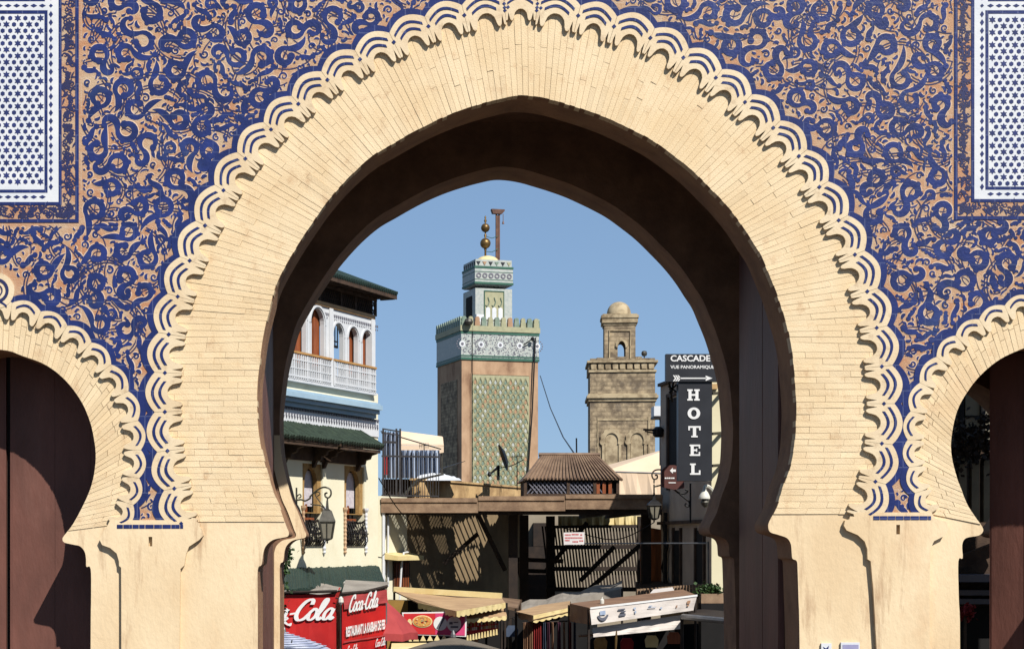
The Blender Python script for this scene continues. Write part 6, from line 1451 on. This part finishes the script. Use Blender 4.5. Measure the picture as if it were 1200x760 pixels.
# long white awning box with faded pictures
t = thing('white_awning', 'long white awning box with faded pictures and a ragged lower flap', 'awning', W(755, 720, 39))
F0, F1, G0, G1 = W(690.5, 711.5, 38.2), W(816, 696.5, 40.6), W(692.5, 731.5, 38.2), W(812, 714.5, 40.6)
H0, H1 = W(667.5, 706.5, 39.9), W(800, 690, 43.2)
b = MB(); b.add([F0, F1, H1, H0] + [p - Vector((0, 0, .03)) for p in (F0, F1, H1, H0)], [(0, 1, 2, 3), (7, 6, 5, 4), (0, 4, 5, 1), (1, 5, 6, 2), (2, 6, 7, 3), (3, 7, 4, 0)]); obj('awning_top', b, M_browncl, t)
fn = (F1 - F0).cross(Vector((0, 0, 1))).normalized()
b = MB(); sheet(b, (F0 + fn * .02, F1 + fn * .02), (G0 + fn * .02, G1 + fn * .02), 22, .012); obj('front_panel', b, M_whitecl, t)
b = MB(); sheet(b, (F0 + fn * .035 + Vector((0, 0, .01)), F1 + fn * .035 + Vector((0, 0, .01))), (F0 + fn * .035 - Vector((0, 0, .035)), F1 + fn * .035 - Vector((0, 0, .035))), 12, .003); obj('hem', b, M_letter, t)
b = MB(); sheet(b, (H0, F0), (H0 - Vector((0, 0, .42)), G0), 8, .02); obj('side_panel', b, M_browncl, t)
b = MB(); J0, J1 = W(694, 735, 38.6), W(801, 719.5, 40.7); sheet(b, (J0, J1), (W(695.5, 746, 38.6), W(801, 736, 40.7)), 20, .02); obj('lower_flap', b, M_whitecl, t)
def onf(fu, fv): a = F0.lerp(F1, fu); c = G0.lerp(G1, fu); return a.lerp(c, fv) + fn * .05
def fquad(b, u0, u1, v0, v1): b.prism([onf(u0, v0), onf(u1, v0), onf(u1, v1), onf(u0, v1)], fn * .005)
n = 20; b = MB(); L = [(.10 + .052 * math.cos(R(a)), .44 + .40 * math.sin(R(a))) for a in np.linspace(12, 168, n)] + [(.10 + .036 * math.cos(R(a)), .46 + .20 * math.sin(R(a))) for a in np.linspace(168, 12, n)]
b.prism([onf(*p) for p in L], fn * .006); obj('bowl_picture', b, M_greyp, t); b = MB(); fquad(b, .075, .125, .26, .5); obj('bowl_picture', b, M_bluecl, t)
b = MB(); fquad(b, .24, .305, .28, .36); fquad(b, .25, .31, .58, .72); fquad(b, .265, .31, .42, .5); obj('faded_picture', b, M_greyp, t)
b = MB(); fquad(b, .385, .405, .3, .42); fquad(b, .395, .41, .5, .66); fquad(b, .52, .60, .42, .46); fquad(b, .53, .56, .3, .36); fquad(b, .64, .66, .5, .6); obj('faded_picture', b, M_bluecl, t)
b = MB(); fquad(b, .80, .81, .5, .66); fquad(b, .905, .935, .3, .5); fquad(b, .91, .93, .56, .66); obj('faded_picture', b, M_sand, t)
for p in (F0, F1, H0): b = MB(); b.tube([(p.x, p.y + .12, 0), (p.x, p.y + .12, p.z - .04)], .03, 6); obj('stall_pole', b, M_slat, t)
b = MB(); b.prism([W(690, 738, 42.2), W(850, 728, 42.2), W(850, 840, 42.2), W(690, 840, 42.2)], (0, .1, 0)); obj('shade_backing', b, M_dark, t)  # dark sheet added for the shade under the white awning
b = MB(); b.tube([W(722.5, 738, 38.4), W(722, 748, 38.4), W(721.5, 760, 38.4)], [.012, .03, .02], 6); obj('hook', b, M_brass, t)
b = MB(); b.tube([W(678, 744.5, 38.9), W(696, 743.5, 38.9)], .03, 5); obj('rail', b, M_browncl, t)
t = thing('plastic_bottle', 'small pale bottle standing on the brown awning top', 'bottle', W(705, 705, 39.3)); b = MB(); b.lathe(W(705.5, 707.5, 39.3), [(.045, 0), (.05, .04), (.05, .1), (.02, .13), (.02, .17)], 8); obj('bottle', b, M_milk, t)
# tarpaulins behind, under the canopy
t = thing('grey_tarpaulin', 'grey tarpaulin sloping over the stalls beneath the canopy', 'tarpaulin', W(660, 700, 46)); b = MB(); n = 12
A = [W(611 + 118 * k / n, 714 - 26 * k / n * .96, 44.2 + k * .1) for k in range(n + 1)]; B = [W(611 + 118 * k / n, 706 - 26 * k / n, 46.5 + k * .1) + Vector((0, 0, .05 * math.sin(k * 1.6))) for k in range(n + 1)]
b.add(A + B, [(k, k + 1, n + k + 2, n + k + 1) for k in range(n)]); b.add([p - Vector((0, 0, .35)) for p in A] + A, [(k, k + 1, n + k + 2, n + k + 1) for k in range(n)]); obj('sheet', b, M_greycl, t)
for p in (A[0], A[-1]): b = MB(); b.tube([(p.x, p.y, 0), tuple(p)], .03, 6); obj('pole', b, M_slat, t)
t = thing('brown_roof', 'low brown roof in shade behind the corner food stall', 'roof', W(560, 695, 47)); b = MB(); P = [W(520, 697, 46.2), W(606, 712, 45), W(610, 702, 47.8), W(525, 692, 48.2)]; b.add(P + [p - Vector((0, 0, .08)) for p in P], [(0, 1, 2, 3), (7, 6, 5, 4), (0, 4, 5, 1), (1, 5, 6, 2), (2, 6, 7, 3), (3, 7, 4, 0)]); obj('roof_sheet', b, M_roofb, t)
for p in P: b = MB(); b.tube([(p.x, p.y, 0), tuple(p)], .04, 6); obj('post', b, M_wood, t)
t = thing('folded_sheets', 'pale folded sheets lying on top of the right hand stalls', 'sheets', W(780, 694, 44)); b = MB()
P = [W(762, 697, 43.6), W(790, 693.5, 43.6), W(788, 690, 44.6), W(766, 692.5, 44.6)]; b.add([p + Vector((0, 0, .06)) for p in P] + [p - Vector((0, 0, .03)) for p in P], [(0, 1, 2, 3), (7, 6, 5, 4), (0, 4, 5, 1), (1, 5, 6, 2), (2, 6, 7, 3), (3, 7, 4, 0)]); obj('sheet', b, M_whitecl, t)
t = thing('grey_gutter_roof', 'small roof with a pale metal gutter at the right behind the gate', 'roof', W(830, 722, 38)); b = MB(); P = [W(800, 722, 40), W(852, 727, 37.2), W(856, 716, 39.5), W(812, 712, 42)]
b.add(P + [p - Vector((0, 0, .06)) for p in P], [(0, 1, 2, 3), (7, 6, 5, 4), (0, 4, 5, 1), (1, 5, 6, 2), (2, 6, 7, 3), (3, 7, 4, 0)]); obj('roof_sheet', b, M_slat, t)
b = MB(); b.tube([P[0] + Vector((0, -.05, 0)), P[1] + Vector((0, -.05, 0))], .07, 8); obj('gutter', b, M_steel, t)
for p in (P[0], P[1]): b = MB(); b.tube([(p.x, p.y + .1, 0), (p.x, p.y + .1, p.z - .02)], .04, 6); obj('post', b, M_slat, t)
t = leafball('potted_plant', 'low tuft of green plants in a trough above the gutter roof at the right', 'plant', [W(832 + k * 4 - 8, 692, 41.5).to_tuple() + (.14,) for k in range(5)], 300, .10, M_leaf)
b = MB(); b.box(X(820, 41.5), X(848, 41.5), 41.3, 41.7, Z(706, 41.5), Z(695, 41.5)); obj('trough', b, M_beam, t)
b = MB(); b.box(X(820, 41.5), X(848, 41.5), 41.3, 41.7, 0, Z(706.2, 41.5)); obj('trough_stand', b, M_dark, t)
for nm, lab, u0, u1, v0, Y in (('shop_counter', 'dark shop counter in shade under the white awning', 690, 850, 745, 41.5), ('shop_counter', 'dark shop counter in shade behind the hanging scarves', 596, 690, 760, 43)):
    t = thing(nm, lab, 'counter', W((u0 + u1) / 2, 760, Y), group='dark shop counters'); b = MB(); b.box(X(u0, Y), X(u1, Y), Y, Y + .5, 0, Z(v0 + 25, Y)); obj('front', b, M_slat, t); b = MB(); b.box(X(u0, Y) - .05, X(u1, Y) + .05, Y - .05, Y + .55, Z(v0 + 25, Y) + .003, Z(v0 + 23, Y)); obj('top', b, M_wood, t)
# ================================================================== shop house glimpsed through the right small arch
QY = 28.5
t = thing('shaded_shop', 'shaded shop house with tall panes, planters and a sloping rail seen through the right arch', 'shop', (X(1130, QY), QY, 0))
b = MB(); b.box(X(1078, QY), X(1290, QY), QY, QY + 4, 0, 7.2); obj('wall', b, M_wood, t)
for u0, u1 in ((1106, 1122), (1130, 1147), (1150, 1160)):
    b = MB(); b.box(X(u0, QY), X(u1, QY), QY - .06, QY - .003, Z(520, QY), Z(455, QY)); o = obj('window', b, M_lglass, t)
    b = MB(); b.box(X(u1, QY), X(u1, QY) + .08, QY - .1, QY - .003, Z(520, QY), Z(453, QY)); b.box(X(u0, QY), X(u1, QY), QY - .1, QY - .063, Z(489, QY), Z(487, QY)); obj('window_frame', b, M_iron, o)
for u in (1112, 1126, 1141, 1155, 1166):
    b = MB(); b.box(X(u - 4.5, QY - .5), X(u + 4.5, QY - .5), QY - .6, QY - .4, Z(612, QY), Z(545, QY)); b.prism([(X(u - 5.5, QY - .5), QY - .62, Z(545, QY)), (X(u + 5.5, QY - .5), QY - .62, Z(545, QY)), (X(u, QY - .5), QY - .62, Z(532, QY))], (0, .24, 0)); obj('planter_pier', b, M_lglass, t)
b = MB(); b.bar(W(1106, 665, QY - .3), W(1172, 640, QY - .3), .2); obj('sloping_rail', b, M_wood, t)
b = MB(); b.box(X(1090, QY), X(1200, QY), QY - .9, QY - .003, Z(680, QY), Z(672, QY)); b.box(X(1090, QY), X(1200, QY), QY - .5, QY - .003, Z(706, QY), Z(700, QY)); b.box(X(1090, QY), X(1200, QY), QY - .5, QY - .003, Z(696, QY), Z(690, QY)); obj('shelf', b, M_mgrey, t)
b = MB(); b.box(X(1112, QY), X(1165, QY), QY - .05, QY - .003, 0, Z(710, QY)); obj('shop_door', b, M_dark, t)
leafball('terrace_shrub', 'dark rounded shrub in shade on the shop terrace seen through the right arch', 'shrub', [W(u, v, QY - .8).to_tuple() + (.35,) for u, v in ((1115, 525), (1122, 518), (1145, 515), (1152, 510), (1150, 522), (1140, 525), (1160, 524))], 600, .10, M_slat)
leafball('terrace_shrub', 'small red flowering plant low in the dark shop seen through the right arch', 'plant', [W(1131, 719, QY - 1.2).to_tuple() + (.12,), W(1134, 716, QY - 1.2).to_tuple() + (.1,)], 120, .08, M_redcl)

# goods hanging and stacked in the shade of the stalls
for k, (u, v, Y, m_, lab) in enumerate(((553, 749, 41.2, M_otile, 'orange shopping bag hanging in shade under the lower awning'), (600, 738, 43, M_tealcl, 'blue grey bag hanging at the dark gap between the stalls'), (704, 752, 41, M_tan, 'tan leather bag hanging under the ragged lower flap'),
        (735, 753, 41, M_redcl, 'red bag hanging under the ragged lower flap'), (764, 750, 41, M_val, 'pale bag hanging under the ragged lower flap'), (790, 746, 41, M_shut, 'brown bag hanging under the right end of the white awning'))):
    t = thing('hanging_bag', lab, 'bag', W(u, v, Y)); c = W(u, v, Y); b = MB(); b.prism([(c.x - .14, c.y, c.z - .16), (c.x + .14, c.y, c.z - .16), (c.x + .16, c.y, c.z + .02), (c.x + .1, c.y, c.z + .12), (c.x - .1, c.y, c.z + .12), (c.x - .16, c.y, c.z + .02)], (0, .1, 0)); obj('body', b, m_, t)
    b = MB(); b.tube([(c.x + .1 * math.cos(R(a)), c.y + .05, c.z + .12 + .2 * math.sin(R(a))) for a in range(0, 181, 20)], .012, 4); obj('strap', b, M_slat, t)
